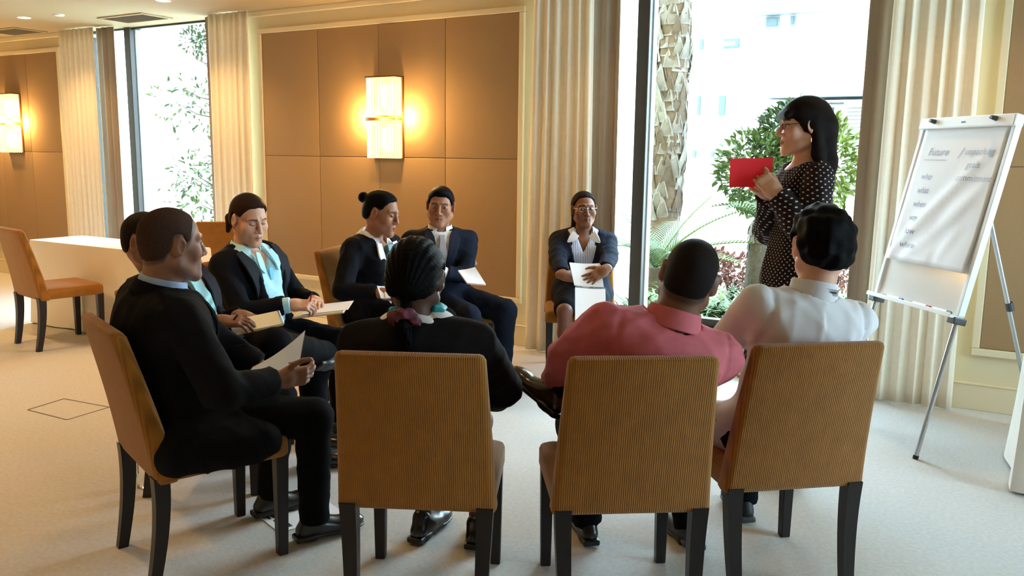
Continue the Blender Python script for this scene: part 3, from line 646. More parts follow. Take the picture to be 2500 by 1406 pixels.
# ------------------------------------------------------------------ implicit-surface modelling for people
f32 = np.float32
def V3(*a): return np.array(a if len(a) == 3 else a[0], float)
def unit(v): v = np.array(v, float); return v/(np.linalg.norm(v)+1e-12)
def rc(a, b, ra, rb=None, flat=None):
    """capsule that tapers from ra at a to rb at b; flat=(axis, factor) squeezes it along an axis"""
    a = V3(a); b = V3(b); rb = ra if rb is None else rb; ba = b-a; L2 = float(ba@ba)+1e-12; m = max(ra, rb)*(max(1, flat[1]) if flat else 1)
    def d(X, Y, Z):
        px, py, pz = X-f32(a[0]), Y-f32(a[1]), Z-f32(a[2])
        t = np.clip((px*f32(ba[0])+py*f32(ba[1])+pz*f32(ba[2]))/f32(L2), 0, 1)
        qx, qy, qz = px-t*f32(ba[0]), py-t*f32(ba[1]), pz-t*f32(ba[2]); q2 = qx*qx+qy*qy+qz*qz
        if flat:
            ax = unit(flat[0]); s = qx*f32(ax[0])+qy*f32(ax[1])+qz*f32(ax[2]); q2 = q2-s*s+s*s/f32(flat[1]**2)
        return np.sqrt(np.maximum(q2, 1e-12))-(f32(ra)+t*f32(rb-ra))
    return np.minimum(a, b)-m, np.maximum(a, b)+m, d
def ell(c, r, R=None):
    c = V3(c); r = V3(r); R = np.eye(3) if R is None else np.asarray(R); ext = np.sqrt(((R*r)**2).sum(1))
    def d(X, Y, Z):
        px, py, pz = X-f32(c[0]), Y-f32(c[1]), Z-f32(c[2]); k0 = 0; k1 = 0
        for i in range(3):
            q = (px*f32(R[0, i])+py*f32(R[1, i])+pz*f32(R[2, i]))/f32(r[i]); k0 = k0+q*q; k1 = k1+(q/f32(r[i]))**2
        k0 = np.sqrt(k0); return k0*(k0-1)/np.sqrt(np.maximum(k1, 1e-9))
    return c-ext, c+ext, d
def rbox(c, h, r, R=None):
    c = V3(c); h = V3(h); R = np.eye(3) if R is None else np.asarray(R); ext = np.abs(R)@h
    def d(X, Y, Z):
        px, py, pz = X-f32(c[0]), Y-f32(c[1]), Z-f32(c[2]); s = 0; mx = None
        for i in range(3):
            q = np.abs(px*f32(R[0, i])+py*f32(R[1, i])+pz*f32(R[2, i]))-f32(h[i]-r); s = s+np.maximum(q, 0)**2; mx = q if mx is None else np.maximum(mx, q)
        return np.sqrt(s)+np.minimum(mx, 0)-f32(r)
    return c-ext, c+ext, d
class Shape:
    def __init__(s): s.ops = []
    def add(s, prim, k=0.015): s.ops.append(('+', prim, k)); return s
    def cut(s, prim, k=0.006): s.ops.append(('-', prim, k)); return s
    def fn(s, f): s.ops.append(('f', f, 0)); return s
    def mesh(s, res, pad=0.012):
        lo = np.min([p[0] for o, p, k in s.ops if o == '+'], 0)-pad; hi = np.max([p[1] for o, p, k in s.ops if o == '+'], 0)+pad
        n = np.ceil((hi-lo)/res).astype(int)+1
        ax = [(lo[i]+res*np.arange(n[i])).astype(f32) for i in range(3)]
        V = np.full(n, 1.0, f32)
        for o, p, k in s.ops:
            if o == 'f': V = p(V, ax[0][:, None, None], ax[1][None, :, None], ax[2][None, None, :]); continue
            mg = k+3*res; i0 = np.clip(np.floor((p[0]-mg-lo)/res).astype(int), 0, n); i1 = np.clip(np.ceil((p[1]+mg-lo)/res).astype(int)+1, 0, n)
            if np.any(i1 <= i0): continue
            sl = tuple(slice(i0[i], i1[i]) for i in range(3))
            dv = p[2](ax[0][sl[0]][:, None, None], ax[1][sl[1]][None, :, None], ax[2][sl[2]][None, None, :])
            cur = V[sl]
            if o == '-': h = np.maximum(f32(k)-np.abs(cur+dv), 0)/f32(k); V[sl] = np.maximum(cur, -dv)+h*h*f32(k*0.25)
            else: h = np.maximum(f32(k)-np.abs(cur-dv), 0)/f32(k); V[sl] = np.minimum(cur, dv)-h*h*f32(k*0.25)
        V[0] = V[-1] = 1; V[:, 0] = V[:, -1] = 1; V[:, :, 0] = V[:, :, -1] = 1
        return nets(V, lo, res)
CORN = [(i, j, k) for i in (0, 1) for j in (0, 1) for k in (0, 1)]
EDGE = [(a, b) for a in range(8) for b in range(a+1, 8) if sum(abs(CORN[a][i]-CORN[b][i]) for i in range(3)) == 1]
def nets(V, lo, res):
    S = V < 0; c = np.zeros(np.array(S.shape)-1, np.uint8)
    for i, j, k in CORN: c += S[i:S.shape[0]-1+i, j:S.shape[1]-1+j, k:S.shape[2]-1+k]
    act = np.nonzero((c > 0) & (c < 8)); N = len(act[0]); idx = np.full(c.shape, -1, np.int32); idx[act] = np.arange(N)
    cv = np.stack([V[act[0]+i, act[1]+j, act[2]+k] for i, j, k in CORN], 1); P = np.zeros((N, 3)); W = np.zeros(N)
    cc = np.array(CORN, float)
    for a, b in EDGE:
        m = (cv[:, a] < 0) != (cv[:, b] < 0); t = np.where(m, cv[:, a]/np.where(m, cv[:, a]-cv[:, b], 1), 0)
        P += m[:, None]*(cc[a]+(cc[b]-cc[a])*t[:, None]); W += m
    P = (P/np.maximum(W, 1)[:, None]+np.stack(act, 1))*res+lo
    F = []
    for ax in range(3):
        o1, o2 = [(1, 2), (2, 0), (0, 1)][ax]
        sa = [slice(None)]*3; sb = [slice(None)]*3; sa[ax] = slice(0, -1); sb[ax] = slice(1, None)
        A = S[tuple(sa)]; B = S[tuple(sb)]; e = np.nonzero(A != B); e = np.stack(e, 1)
        ok = (e[:, o1] > 0) & (e[:, o2] > 0) & (e[:, o1] < S.shape[o1]-1) & (e[:, o2] < S.shape[o2]-1); e = e[ok]
        ins = A[e[:, 0], e[:, 1], e[:, 2]]; q = []
        for d1, d2 in ((-1, -1), (0, -1), (0, 0), (-1, 0)):
            g = e.copy(); g[:, o1] += d1; g[:, o2] += d2; q.append(idx[g[:, 0], g[:, 1], g[:, 2]])
        q = np.stack(q, 1); q[~ins] = q[~ins][:, ::-1]; F.append(q)
    return P, np.concatenate(F)
def smooth_mesh(P, F, it=1, w=0.5):
    for _ in range(it):
        A = np.zeros_like(P); n = np.zeros(len(P))
        for i in range(4):
            np.add.at(A, F[:, i], P[F[:, (i+1) % 4]]); np.add.at(n, F[:, i], 1); np.add.at(A, F[:, (i+1) % 4], P[F[:, i]]); np.add.at(n, F[:, (i+1) % 4], 1)
        P = P*(1-w)+w*A/np.maximum(n, 1)[:, None]
    return P
def mesh_obj(name, parts, m, parent, label=None):
    """parts: list of (verts, quads, colours or None) joined into ONE mesh"""
    P = np.concatenate([p[0] for p in parts]); off = 0; Fs = []
    for p in parts: Fs.append(p[1]+off); off += len(p[0])
    F = np.concatenate(Fs).astype(np.int32)
    me = bpy.data.meshes.new(name); me.vertices.add(len(P)); me.vertices.foreach_set('co', P.astype(f32).ravel())
    me.loops.add(F.size); me.loops.foreach_set('vertex_index', F.ravel()); me.polygons.add(len(F)); me.polygons.foreach_set('loop_start', np.arange(0, F.size, 4, dtype=np.int32))
    me.update(calc_edges=True)
    if parts[0][2] is not None:
        C = np.concatenate([p[2] for p in parts]); a = me.attributes.new('col', 'FLOAT_COLOR', 'POINT'); a.data.foreach_set('color', np.c_[C, np.ones(len(C))].astype(f32).ravel())
    o = link(name, me, m, parent, True)
    if label: o['label'] = label
    return o
def sdf_obj(name, shape, res, m, parent, label=None, it=1, col=None):
    P, F = shape.mesh(res); P = smooth_mesh(P, F, it)
    return mesh_obj(name, [(P, F, None if col is None else col(P))], m, parent, label)
def wob(amp, freq, seed=0, stretch=(1, 1, 1)):
    """cloth wrinkle displacement"""
    rnd = np.random.RandomState(seed); K = [(unit(rnd.normal(size=3))*freq*rnd.uniform(0.6, 1.7)*np.array(stretch), rnd.uniform(0, 6.28)) for _ in range(5)]
    def f(V, X, Y, Z):
        D = 0
        for i, (k, ph) in enumerate(K):
            w = f32(0.35)*np.sin(X*f32(K[(i+1) % 5][0][1]*0.6)+Z*f32(K[(i+2) % 5][0][0]*0.5)+Y*f32(K[(i+3) % 5][0][2]*0.5))
            s = np.sin(X*f32(k[0])+Y*f32(k[1])+Z*f32(k[2])+f32(ph)+w*2); D = D+(1-np.abs(s))**2
        return V-f32(amp/2.2)*(D-f32(1.6))
    return f
def lumps(amp, freq, seed=0):
    """soft wavy displacement for hair"""
    rnd = np.random.RandomState(seed); K = [(unit(rnd.normal(size=3))*freq*rnd.uniform(0.7, 1.5), rnd.uniform(0, 6.28)) for _ in range(6)]
    def f(V, X, Y, Z):
        D = 0
        for k, ph in K: D = D+np.sin(X*f32(k[0])+Y*f32(k[1])+Z*f32(k[2])+f32(ph))
        return V-f32(amp/3)*D
    return f
def frame(fwd, up):
    """columns: right, forward, up"""
    u = unit(up); f = np.array(fwd, float); f = unit(f-u*(f@u)); return np.stack([np.cross(f, u), f, u], 1)
def rot(ax, deg):
    return np.array(Matrix.Rotation(math.radians(deg), 3, Vector(ax)))
def ik(a, t, l1, l2, pole):
    a = V3(a); t = V3(t); d = t-a; L = np.linalg.norm(d)
    if L > (l1+l2)*0.995: t = a+d*(l1+l2)*0.995/L; d = t-a; L = np.linalg.norm(d)
    n = d/L; x = (l1*l1-l2*l2+L*L)/(2*L); h = math.sqrt(max(l1*l1-x*x, 0)); p = np.array(pole, float); p = unit(p-n*(p@n)); return a+n*x+p*h, t

# ---------------------------------------------------------------- heads
def add_head(S, c, R, s, o):
    g = lambda x, y, z: c+R@(np.array((x, y, z))*s)
    E = lambda x, y, z, a, b, d, k=0.02: S.add(ell(g(x, y, z), np.array((a, b, d))*s, R), k*s)
    C_ = lambda p, q, ra, rb, k=0.012: S.add(rc(g(*p), g(*q), ra*s, rb*s), k*s)
    jw = o.get('jaw', 1.0); ck = o.get('cheek', 1.0)
    E(0, -0.014, 0.036, 0.076, 0.098, 0.086); E(0, 0.022, -0.035, 0.064*ck, 0.066, 0.080, 0.03); E(0, -0.045, -0.02, 0.062, 0.05, 0.06, 0.03)
    for sx in (-1, 1):
        C_((sx*0.056*jw, -0.004, -0.058), (sx*0.016, 0.074, -0.101), 0.022*jw, 0.016, 0.03)
        E(sx*0.044*ck, 0.060, -0.020, 0.024, 0.022, 0.026, 0.025)
        C_((sx*0.012, 0.086, 0.032), (sx*0.046, 0.068, 0.030), 0.010, 0.009, 0.014)
    C_((-0.008, 0.080, -0.103), (0.008, 0.080, -0.103), 0.017, 0.017, 0.022)
    E(0, 0.079, -0.062, 0.030, 0.016, 0.026, 0.022)
    for sx in (-1, 1): S.cut(ell(g(sx*0.032, 0.096, 0.011), np.array((0.019, 0.014, 0.0115))*s, R), 0.014*s)
    nl = o.get('nose', 1.0)
    C_((0, 0.087, 0.022), (0, 0.087+0.022*nl, -0.026), 0.0075, 0.0115, 0.010)
    for sx in (-1, 1):
        E(sx*0.0115, 0.096, -0.031, 0.0095, 0.010, 0.008, 0.008)
        E(sx*0.0315, 0.0775, 0.0105, 0.0150, 0.0128, 0.0110, 0.003)          # lids over the eyeballs
        e = ell(g(sx*0.081, -0.010, 0.002), np.array((0.012, 0.023, 0.035))*s, R@rot((0, 0, 1), -26*sx)@rot((1, 0, 0), -10)); S.add(e, 0.008*s)
        S.cut(ell(g(sx*0.092, -0.002, 0.004), np.array((0.006, 0.011, 0.019))*s, R@rot((0, 0, 1), -18*sx)), 0.006*s)
    C_((-0.019, 0.087, -0.0605), (0.0, 0.0945, -0.0575), 0.0052, 0.0068, 0.006); C_((0.019, 0.087, -0.0605), (0.0, 0.0945, -0.0575), 0.0052, 0.0068, 0.006)
    C_((-0.017, 0.086, -0.0705), (0.0, 0.0935, -0.0725), 0.0056, 0.0078, 0.006); C_((0.017, 0.086, -0.0705), (0.0, 0.0935, -0.0725), 0.0056, 0.0078, 0.006)
    S.cut(rc(g(-0.021, 0.096, -0.0655), g(0.021, 0.096, -0.0655), 0.0016*s, 0.0016*s), 0.003*s)
def head_col(P, c, R, s, o):
    q = ((P-c)@R)/s; x = np.abs(q[:, 0]); y = q[:, 1]; z = q[:, 2]; skin = np.array(o['skin']); C = np.tile(skin, (len(P), 1))
    n = 0.5+0.5*np.sin(q[:, 0]*90+3*np.sin(z*70))*np.sin(y*80+z*60); C *= (0.95+0.09*n)[:, None]
    def mix(m, col): nonlocal C; m = np.clip(m, 0, 1)[:, None]; C = C*(1-m)+np.array(col)*m
    front = y > 0.05
    blush = np.exp(-((x-0.045)**2+(z+0.03)**2)/0.0005)*front*0.25; mix(blush, skin*np.array((1.1, 0.8, 0.75)))
    if o.get('stubble'): mix(((z < -0.04) & (y > -0.01)).astype(float)*0.35, skin*0.55)
    lip = o.get('lip', skin*np.array((0.85, 0.55, 0.52))); zl = -0.0655
    mix(((x < 0.0215-0.25*np.maximum(0, np.abs(z-zl)-0.006)) & (np.abs(z-zl) < 0.0125-0.22*x) & (y > 0.078)).astype(float)*0.8, lip)
    mix(np.exp(-((z-zl)/0.0017)**2)*(x < 0.021)*(y > 0.078)*0.85, np.array(lip)*0.25)
    br = o.get('brow', (0.02, 0.014, 0.01)); bz = 0.0335-0.12*np.maximum(0, x-0.03)+0.05*np.minimum(0, x-0.03)
    mix((np.abs(z-bz) < 0.0045-0.04*np.maximum(0, x-0.03))*(x > 0.012)*(x < 0.052)*(y > 0.05)*0.85, br)
    ez = 0.0105; ex = 0.0315; dx = x-ex; dz = z-ez; on = (y > 0.066)
    if o.get('eyes', 'open') == 'open':
        gx = o.get('gaze', 0.0); sx_ = np.sign(q[:, 0]); hh = 0.0050*np.sqrt(np.maximum(0, 1-(dx/0.0145)**2))
        eye = on*(np.abs(dx) < 0.0145)*(np.abs(dz) < hh); mix(eye.astype(float), (0.45, 0.42, 0.40))
        ix = dx*sx_-gx; mix(eye*((ix**2+dz**2) < 0.0056**2), (0.025, 0.014, 0.01))
        mix(on*(np.abs(dx) < 0.0155)*np.exp(-((dz-hh-0.0008)/0.0014)**2)*0.9, (0.015, 0.01, 0.01))
        mix(on*(np.abs(dx) < 0.0145)*np.exp(-((dz+hh+0.0005)/0.0010)**2)*0.4, skin*0.35)
    else:
        mix(on*(np.abs(dx) < 0.0155)*np.exp(-((dz+0.0050-20*dx*dx)/0.0018)**2)*0.95, (0.02, 0.013, 0.01))
        mix(on*(np.abs(dx) < 0.0145)*np.exp(-((dz-0.0075)/0.0015)**2)*0.4, skin*0.4)
    mix(np.exp(-((q[:, 0]**2)**0.5-0.0075)**2/0.000006-((z+0.0375)/0.0028)**2)*(y > 0.085)*0.7, skin*0.2)
    if 'scalp' in o:      # close-cropped hair shows as tinted scalp
        hl = np.interp(y, HL[0], HL[1]); mix(np.clip((z-hl)/0.012, 0, 1)*(x < 0.086)*o.get('scalp_a', 0.8), o['scalp'])
    return C
HL = ([-0.12, -0.085, -0.048, -0.034, -0.024, 0.004, 0.014, 0.022, 0.032, 0.045, 0.065, 0.082, 0.12], [-0.078, -0.074, -0.055, -0.02, 0.026, 0.028, 0.010, -0.008, 0.004, 0.036, 0.066, 0.076, 0.080])
HLW = ([-0.12, -0.085, -0.048, -0.034, -0.024, 0.004, 0.020, 0.034, 0.050, 0.068, 0.084, 0.12], [-0.078, -0.074, -0.055, -0.02, 0.020, 0.022, 0.018, 0.032, 0.062, 0.080, 0.090, 0.094])
def hair_cap(c, R, s, t, hl=HL, back=0.0, fade=0.03):
    g = lambda x, y, z: c+R@(np.array((x, y, z))*s); S = Shape()
    S.add(ell(g(0, -0.014, 0.036), np.array((0.076+t, 0.098+t, 0.086+t))*s, R), 0.02); S.add(ell(g(0, -0.047-back*0.3, -0.018), np.array((0.064+t*0.9, 0.052+t+back, 0.062+t*0.3))*s, R), 0.03*s)
    def f(V, X, Y, Z):
        px, py, pz = X-f32(c[0]), Y-f32(c[1]), Z-f32(c[2]); x = (px*f32(R[0, 0])+py*f32(R[1, 0])+pz*f32(R[2, 0]))/f32(s); y = (px*f32(R[0, 1])+py*f32(R[1, 1])+pz*f32(R[2, 1]))/f32(s); z = (px*f32(R[0, 2])+py*f32(R[1, 2])+pz*f32(R[2, 2]))/f32(s)
        h = np.interp(y, hl[0], hl[1]).astype(f32); m = z-h-f32(0.004)*np.sin(x*160+y*90)*np.sin(z*140); k = np.clip(m/f32(fade), 0, 1); k = k*k*(3-2*k)
        return np.maximum(V+f32((t+0.004)*s)*(1-k), (-m-f32(0.004))*f32(s*0.7))
    S.fn(f); return S, g
M_SKIN = mat('skin', (0.5, 0.3, 0.2), 0.5, attr=True, spec=0.35, subsurf=0.06)
def hairmat(name, c, rough=0.45, st=(60, 60, 8)): return mat(name, c, rough, noise=0.35, nscale=6, bump=0.6, bscale=10, bdist=0.003, spec=0.03, stretch=st)

# ---------------------------------------------------------------- hands
def add_hand(S, w, fwd, dorsal, side, curl, s=1.0, spread=1.0, thumb=(0.75, 0.62, -0.15), tcurl=20):
    """w wrist; fwd along the palm; dorsal out of the back of the hand; side +1 thumb on +x of the (right,fwd,dorsal) frame"""
    R = frame(fwd, dorsal); g = lambda x, y, z: w+R@(np.array((x*side, y, z))*s)
    S.add(rbox(g(0, 0.048, -0.002), np.array((0.038, 0.046, 0.0135))*s, 0.012*s, R), 0.012); S.add(rc(g(0, -0.03, 0), g(0, 0.02, 0), 0.024*s, 0.026*s, (R[:, 0], 1.25)), 0.02)
    S.add(ell(g(0.024, 0.035, -0.010), np.array((0.018, 0.030, 0.014))*s, R), 0.012)
    for i, (bx, by, L, r) in enumerate(((0.029, 0.090, 0.074, 0.0088), (0.0095, 0.094, 0.082, 0.0092), (-0.010, 0.091, 0.076, 0.0088), (-0.028, 0.083, 0.060, 0.0078))):
        cu = curl[i] if hasattr(curl[0], '__len__') else curl; p = g(bx, by-0.004, 0.0); a = 0.0; yaw = math.radians((1.5-i)*5*spread)
        for k, fr in enumerate((0.46, 0.30, 0.24)):
            a += math.radians(cu[k]); d = R@np.array((math.sin(yaw)*side*math.cos(a), math.cos(a)*math.cos(yaw), -math.sin(a))); q = p+d*L*fr*s
            S.add(rc(p, q, r*s*(1-0.10*k), r*s*(0.90-0.10*k)), 0.003 if k else 0.006); p = q
    p = g(0.026, 0.014, -0.006); d0 = unit(thumb); a = 0
    for k, (L, r) in enumerate(((0.042, 0.0125), (0.032, 0.0105), (0.026, 0.0095))):
        dd = rot((0, 0, 1), tcurl*k)@d0; q = p+R@(np.array((dd[0]*side, dd[1], dd[2]))*L*s); S.add(rc(p, q, r*s, r*s*0.9), 0.006 if k == 0 else 0.003); p = q
def skin_col(P, skin, seed=0):
    n = 0.5+0.5*np.sin(P[:, 0]*120+3*np.sin(P[:, 2]*90))*np.sin(P[:, 1]*110+P[:, 2]*70); return np.array(skin)*(0.93+0.1*n)[:, None]

# ---------------------------------------------------------------- bodies
class Fig:
    def __init__(s, name, label, x, y, az, hz=0.545, py=-0.06, TL=0.462, nl=0.150, lean=-6, lean2=None, side=0, side2=None, twist=0, sw=0.180, g=1.0, gd=1.0, head=(0, 8, 0), neck=(0, 0.02), hs=1.0, group='people seated in a circle'):
        s.root = empty(name, (x, y, 0), math.radians(az)); tag(s.root, label, 'person', group)
        a = math.radians(az); s.R = np.array(((math.cos(a), -math.sin(a), 0), (math.sin(a), math.cos(a), 0), (0, 0, 1))); s.o = np.array((x, y, 0.0)); s.g = g; s.gd = gd; s.hs = hs
        s.pel = V3(0, py, hz); lean2 = lean if lean2 is None else lean2; side2 = side if side2 is None else side2
        up = lambda l, d: unit((math.tan(math.radians(d)), math.tan(math.radians(l)), 1))
        s.u1, s.u2 = up(lean, side), up(lean2, side2); s.TL = TL
        s.mid = s.pel+s.u1*TL*0.5; s.N = s.mid+s.u2*TL*0.5
        fw0 = rot((0, 0, 1), twist)@V3(0, 1, 0); s.C = frame(fw0, s.u2); s.W = frame(rot((0, 0, 1), twist*0.4)@V3(0, 1, 0), s.u1)
        s.sw = sw; s.S = {k: s.N-s.u2*0.055+s.C[:, 0]*sw*k for k in (-1, 1)}      # -1 the person's left, +1 right
        yaw, pitch, roll = head; s.HR = rot((0, 0, 1), yaw)@rot((1, 0, 0), -pitch)@rot((0, 1, 0), roll)
        s.neckr = 0.056; s.hc = s.N+s.u2*nl*hs+s.C[:, 0]*neck[0]+s.C[:, 1]*neck[1]+V3(0, 0, 0.01)
        s.E = {}; s.Wr = {}; s.K = {}; s.A = {}; s.H = {k: s.pel+V3(0.095*k, 0.02, 0) for k in (-1, 1)}; s.skin_parts = []
    def loc(s, p): return s.R.T@(np.asarray(p)-s.o)
    def px(s, x, y, w): return s.loc(PX(x, y, w))
    def arm(s, k, wrist, pole=(0, -0.3, -1), ua=0.285, fa=0.255):
        s.E[k], s.Wr[k] = ik(s.S[k], wrist, ua, fa, np.array(pole)+np.array((0.6*k, 0, 0))*0)
    def leg(s, k, ankle, pole=(0, 0.5, 1), th=0.43, sh=0.42):
        s.K[k], s.A[k] = ik(s.H[k], ankle, th, sh, pole)
    def torso(s, S, e=0.0, k=0.06, bust=0.0, belly=0.0, bot=True, w=1.0):
        g, gd = s.g*w, s.gd*w; C, W = s.C, s.W
        if bot: S.add(ell(s.pel+s.u1*0.02, (0.172*g+e, 0.130*gd+e, 0.125+e), W), k)
        S.add(ell(s.pel+s.u1*s.TL*0.34+W[:, 1]*(0.008+belly*0.5), (0.150*g+e, 0.112*gd+e+belly, 0.16+e), W), k)
        S.add(ell(s.mid+s.u2*s.TL*0.20, (0.168*g+e, 0.116*gd+e, 0.165+e), C), k)
        S.add(rc(s.S[-1]*0.86+s.S[1]*0.14-s.u2*0.012, s.S[1]*0.86+s.S[-1]*0.14-s.u2*0.012, 0.058*gd+e, None, (C[:, 1], 1.2)), k)
        S.add(rc(s.N-s.u2*0.05-C[:, 1]*0.008, s.N+s.u2*0.015, 0.075+e*0.8, 0.055+e*0.5), k*0.9)
        if bust:
            for q in (-1, 1): S.add(ell(s.mid+s.u2*s.TL*0.17+C[:, 0]*0.072*q+C[:, 1]*(0.075*gd), (0.072+e, 0.060+bust+e, 0.075+e), C), 0.05)
    def sleeves(s, S, e, r=(0.058, 0.050, 0.047, 0.038), end=0.03, only=(-1, 1)):
        for k in only:
            wv = unit(s.Wr[k]-s.E[k]); S.add(rc(s.S[k], s.E[k], r[0]+e, r[1]+e), 0.035); S.add(rc(s.E[k], s.Wr[k]-wv*end, r[2]+e, r[3]+e), 0.02)
            we = s.Wr[k]-wv*end
            if k in getattr(s, 'nocut', ()): continue
            S.cut((we-0.09, we+0.09, (lambda wv, we: lambda X, Y, Z: np.maximum(-((X-f32(we[0]))*f32(wv[0])+(Y-f32(we[1]))*f32(wv[1])+(Z-f32(we[2]))*f32(wv[2])), np.sqrt((X-f32(we[0]))**2+(Y-f32(we[1]))**2+(Z-f32(we[2]))**2)-f32(0.085)))(wv, we)), 0.004)
    def neckcut(s, S, r=None, dz=0.0, tilt=0.25):
        r = s.neckr+0.022 if r is None else r; ax = unit(s.u2+s.C[:, 1]*tilt); b = s.N+s.u2*dz; S.cut(rc(b, b+ax*0.2, r, r*1.5), 0.006)
    def vfront(s, S, hb, wv, lap=0.055, low=0.0, x0=0.0, lift=0.006, peak=True, top=0.09):
        """open a V down the chest and raise the lapels beside it"""
        N, C = s.N, s.C
        def f(V, X, Y, Z):
            px, py, pz = X-f32(N[0]), Y-f32(N[1]), Z-f32(N[2]); cd_ = lambda i: px*f32(C[0, i])+py*f32(C[1, i])+pz*f32(C[2, i])
            a = np.abs(cd_(0)-f32(x0)); fw_ = cd_(1); h = cd_(2)
            hw = np.clip(f32(wv)*(h+f32(hb))/f32(hb), f32(low), f32(wv))
            if lap:
                lw = f32(lap)*np.clip((h+f32(hb))/f32(hb*0.45), 0, 1)*np.where(h > -0.10, f32(0.75), f32(1.0)); inside = (a > hw)*(a < hw+lw)*(fw_ > 0.01)*(h < 0.02)
                V = V-f32(lift)*inside
            cutd = np.maximum(a-hw, f32(0.015)-fw_); cutd = np.maximum(cutd, h-f32(top)); 
            if not low: cutd = np.maximum(cutd, -h-f32(hb))
            return np.maximum(V, -cutd)
        S.fn(f)
    def lapels(s, m, hb, wv, w=0.036, e=0.026, base=0.118, low=0.0):
        for sx in (-1, 1):
            P = []; W = []
            for t in np.linspace(0, 1, 9):
                h = 0.012-(hb*0.97+0.012)*t; x = max(wv*(min(h, 0)+hb)/hb, low)+w*0.55*math.sin(math.pi*min(1, 0.25+0.75*t))+0.004; P.append(s.on_front(sx*x, h, e, base)); W.append(w*(0.55 if t < 0.06 else (0.95 if t < 0.30 else 1.05*(1-t)**0.6+0.05)))
            s.strip('lapel', m, P, W, 0.0035)
    def jcollar(s, m, h=0.034): return s.collar(m, r=s.neckr+0.018, h=h, th=0.010, gap=0.055, name='jacket_collar', flare=0.020, dz=0.0)
    def hand(s, k, fwd, dorsal, curl=(30, 35, 25), **kw):
        s.hands = getattr(s, 'hands', []); s.hands.append((k, fwd, dorsal, curl, kw))
    def body(s, o, legs=False, res=0.0031):
        """the continuous skin: head, neck, trunk, arms with hands, legs"""
        parts = []; skin = np.array(o['skin']); hs = s.hs; nr = s.neckr = o.get('neckr', 0.056)
        S = Shape(); add_head(S, s.hc, s.HR, hs, o); S.add(rc(s.hc+s.HR@V3(0, -0.026, -0.05)*hs, s.N-s.C[:, 1]*0.010, nr, nr+0.003), 0.02); S.add(rc(s.N-s.u2*0.005, s.N-s.u2*0.05, nr+0.004, 0.085), 0.04); S.add(ell(s.N-s.u2*0.085+s.C[:, 1]*0.035*s.gd, (0.10, 0.068*s.gd, 0.085), s.C), 0.03)
        P, F = S.mesh(res); parts.append((P, F, head_col(P, s.hc, s.HR, hs, o)))
        for k, fwd, dors, curl, kw in getattr(s, 'hands', []):
            S = Shape(); wv = unit(s.Wr[k]-s.E[k]); side = (1 if k == -1 else -1); add_hand(S, s.Wr[k], fwd, dors, side, curl, **{'s': o.get('hand', 1.0), **kw}); S.add(rc(s.Wr[k]-wv*0.12, s.Wr[k], 0.034, 0.025), 0.02)
            P, F = S.mesh(0.0028); parts.append((P, F, skin_col(P, skin)))
        S = Shape(); s.torso(S, -0.028, 0.05)
        for k in s.E: S.add(rc(s.S[k], s.E[k], 0.040, 0.034), 0.03); S.add(rc(s.E[k], s.Wr[k]-unit(s.Wr[k]-s.E[k])*0.05, 0.034, 0.026), 0.02)
        if not legs:
            for k in s.K: S.add(rc(s.H[k], s.K[k], 0.062, 0.046), 0.03); S.add(rc(s.K[k], s.A[k], 0.044, 0.032), 0.02)
        P, F = S.mesh(0.013); parts.append((P, F, skin_col(P, skin)))
        if legs:
            S = Shape()
            for k in s.K: S.add(rc(s.H[k], s.K[k], 0.072, 0.052), 0.02); S.add(rc(s.K[k], s.K[k]*0.65+s.A[k]*0.35, 0.050, 0.051), 0.02); S.add(rc(s.K[k]*0.65+s.A[k]*0.35, s.A[k], 0.051, 0.033), 0.02)
            P, F = S.mesh(0.008); parts.append((P, F, skin_col(P, np.array(o.get('legskin', skin)))))
        return mesh_obj('body', parts, M_SKIN, s.root)
    def trousers(s, m, e=0.0, res=0.0095, name='trousers', seed=1, cuff=0.052, knee=0.064):
        S = Shape(); S.add(ell(s.pel, (0.178*s.g+e, 0.135*s.gd+e, 0.118), s.W), 0.05)
        for k in s.K: S.add(rc(s.H[k], s.K[k], 0.090*min(s.g, 1.1)+e, knee+0.006+e), 0.04); S.add(rc(s.K[k], s.A[k]+unit(s.A[k]-s.K[k])*0.03, knee+e, cuff+e), 0.025)
        S.fn(wob(0.006, 34, seed))
        for k in s.K:
            wv = unit(s.A[k]-s.K[k]); we = s.A[k]+wv*0.012
            S.cut((we-0.10, we+0.10, (lambda wv, we: lambda X, Y, Z: np.maximum(-((X-f32(we[0]))*f32(wv[0])+(Y-f32(we[1]))*f32(wv[1])+(Z-f32(we[2]))*f32(wv[2])), np.sqrt((X-f32(we[0]))**2+(Y-f32(we[1]))**2+(Z-f32(we[2]))**2)-f32(0.095)))(wv, we)), 0.004)
        return sdf_obj(name, S, res, m, s.root, it=1)
    def shoe(s, k, toe, m, L=0.265, ht=None, name='shoe', sole=None):
        """toe: forward direction"""
        a = s.A[k]; f = unit(toe); up_ = unit(unit(s.K[k]-a)*0.15+V3(0, 0, 1)) if ht is None else unit(ht); R = frame(f, up_); b = a-R[:, 2]*0.075
        S = Shape(); g = lambda x, y, z: b+R@V3(x, y, z)
        S.add(rc(g(0, -0.045, 0.036), g(0, 0.055, 0.036), 0.034, 0.038), 0.02); S.add(ell(g(0, 0.125, 0.030), (0.045, 0.085, 0.034), R), 0.03); S.add(rc(g(0, -0.02, 0.085), g(0, 0.02, 0.05), 0.036, 0.036), 0.03)
        S.fn((lambda R, b: lambda V, X, Y, Z: np.maximum(V, -((X-f32(b[0]))*f32(R[0, 2])+(Y-f32(b[1]))*f32(R[1, 2])+(Z-f32(b[2]))*f32(R[2, 2])-f32(0.004))))(R, b))
        o = sdf_obj(name, S, 0.0055, m, s.root)
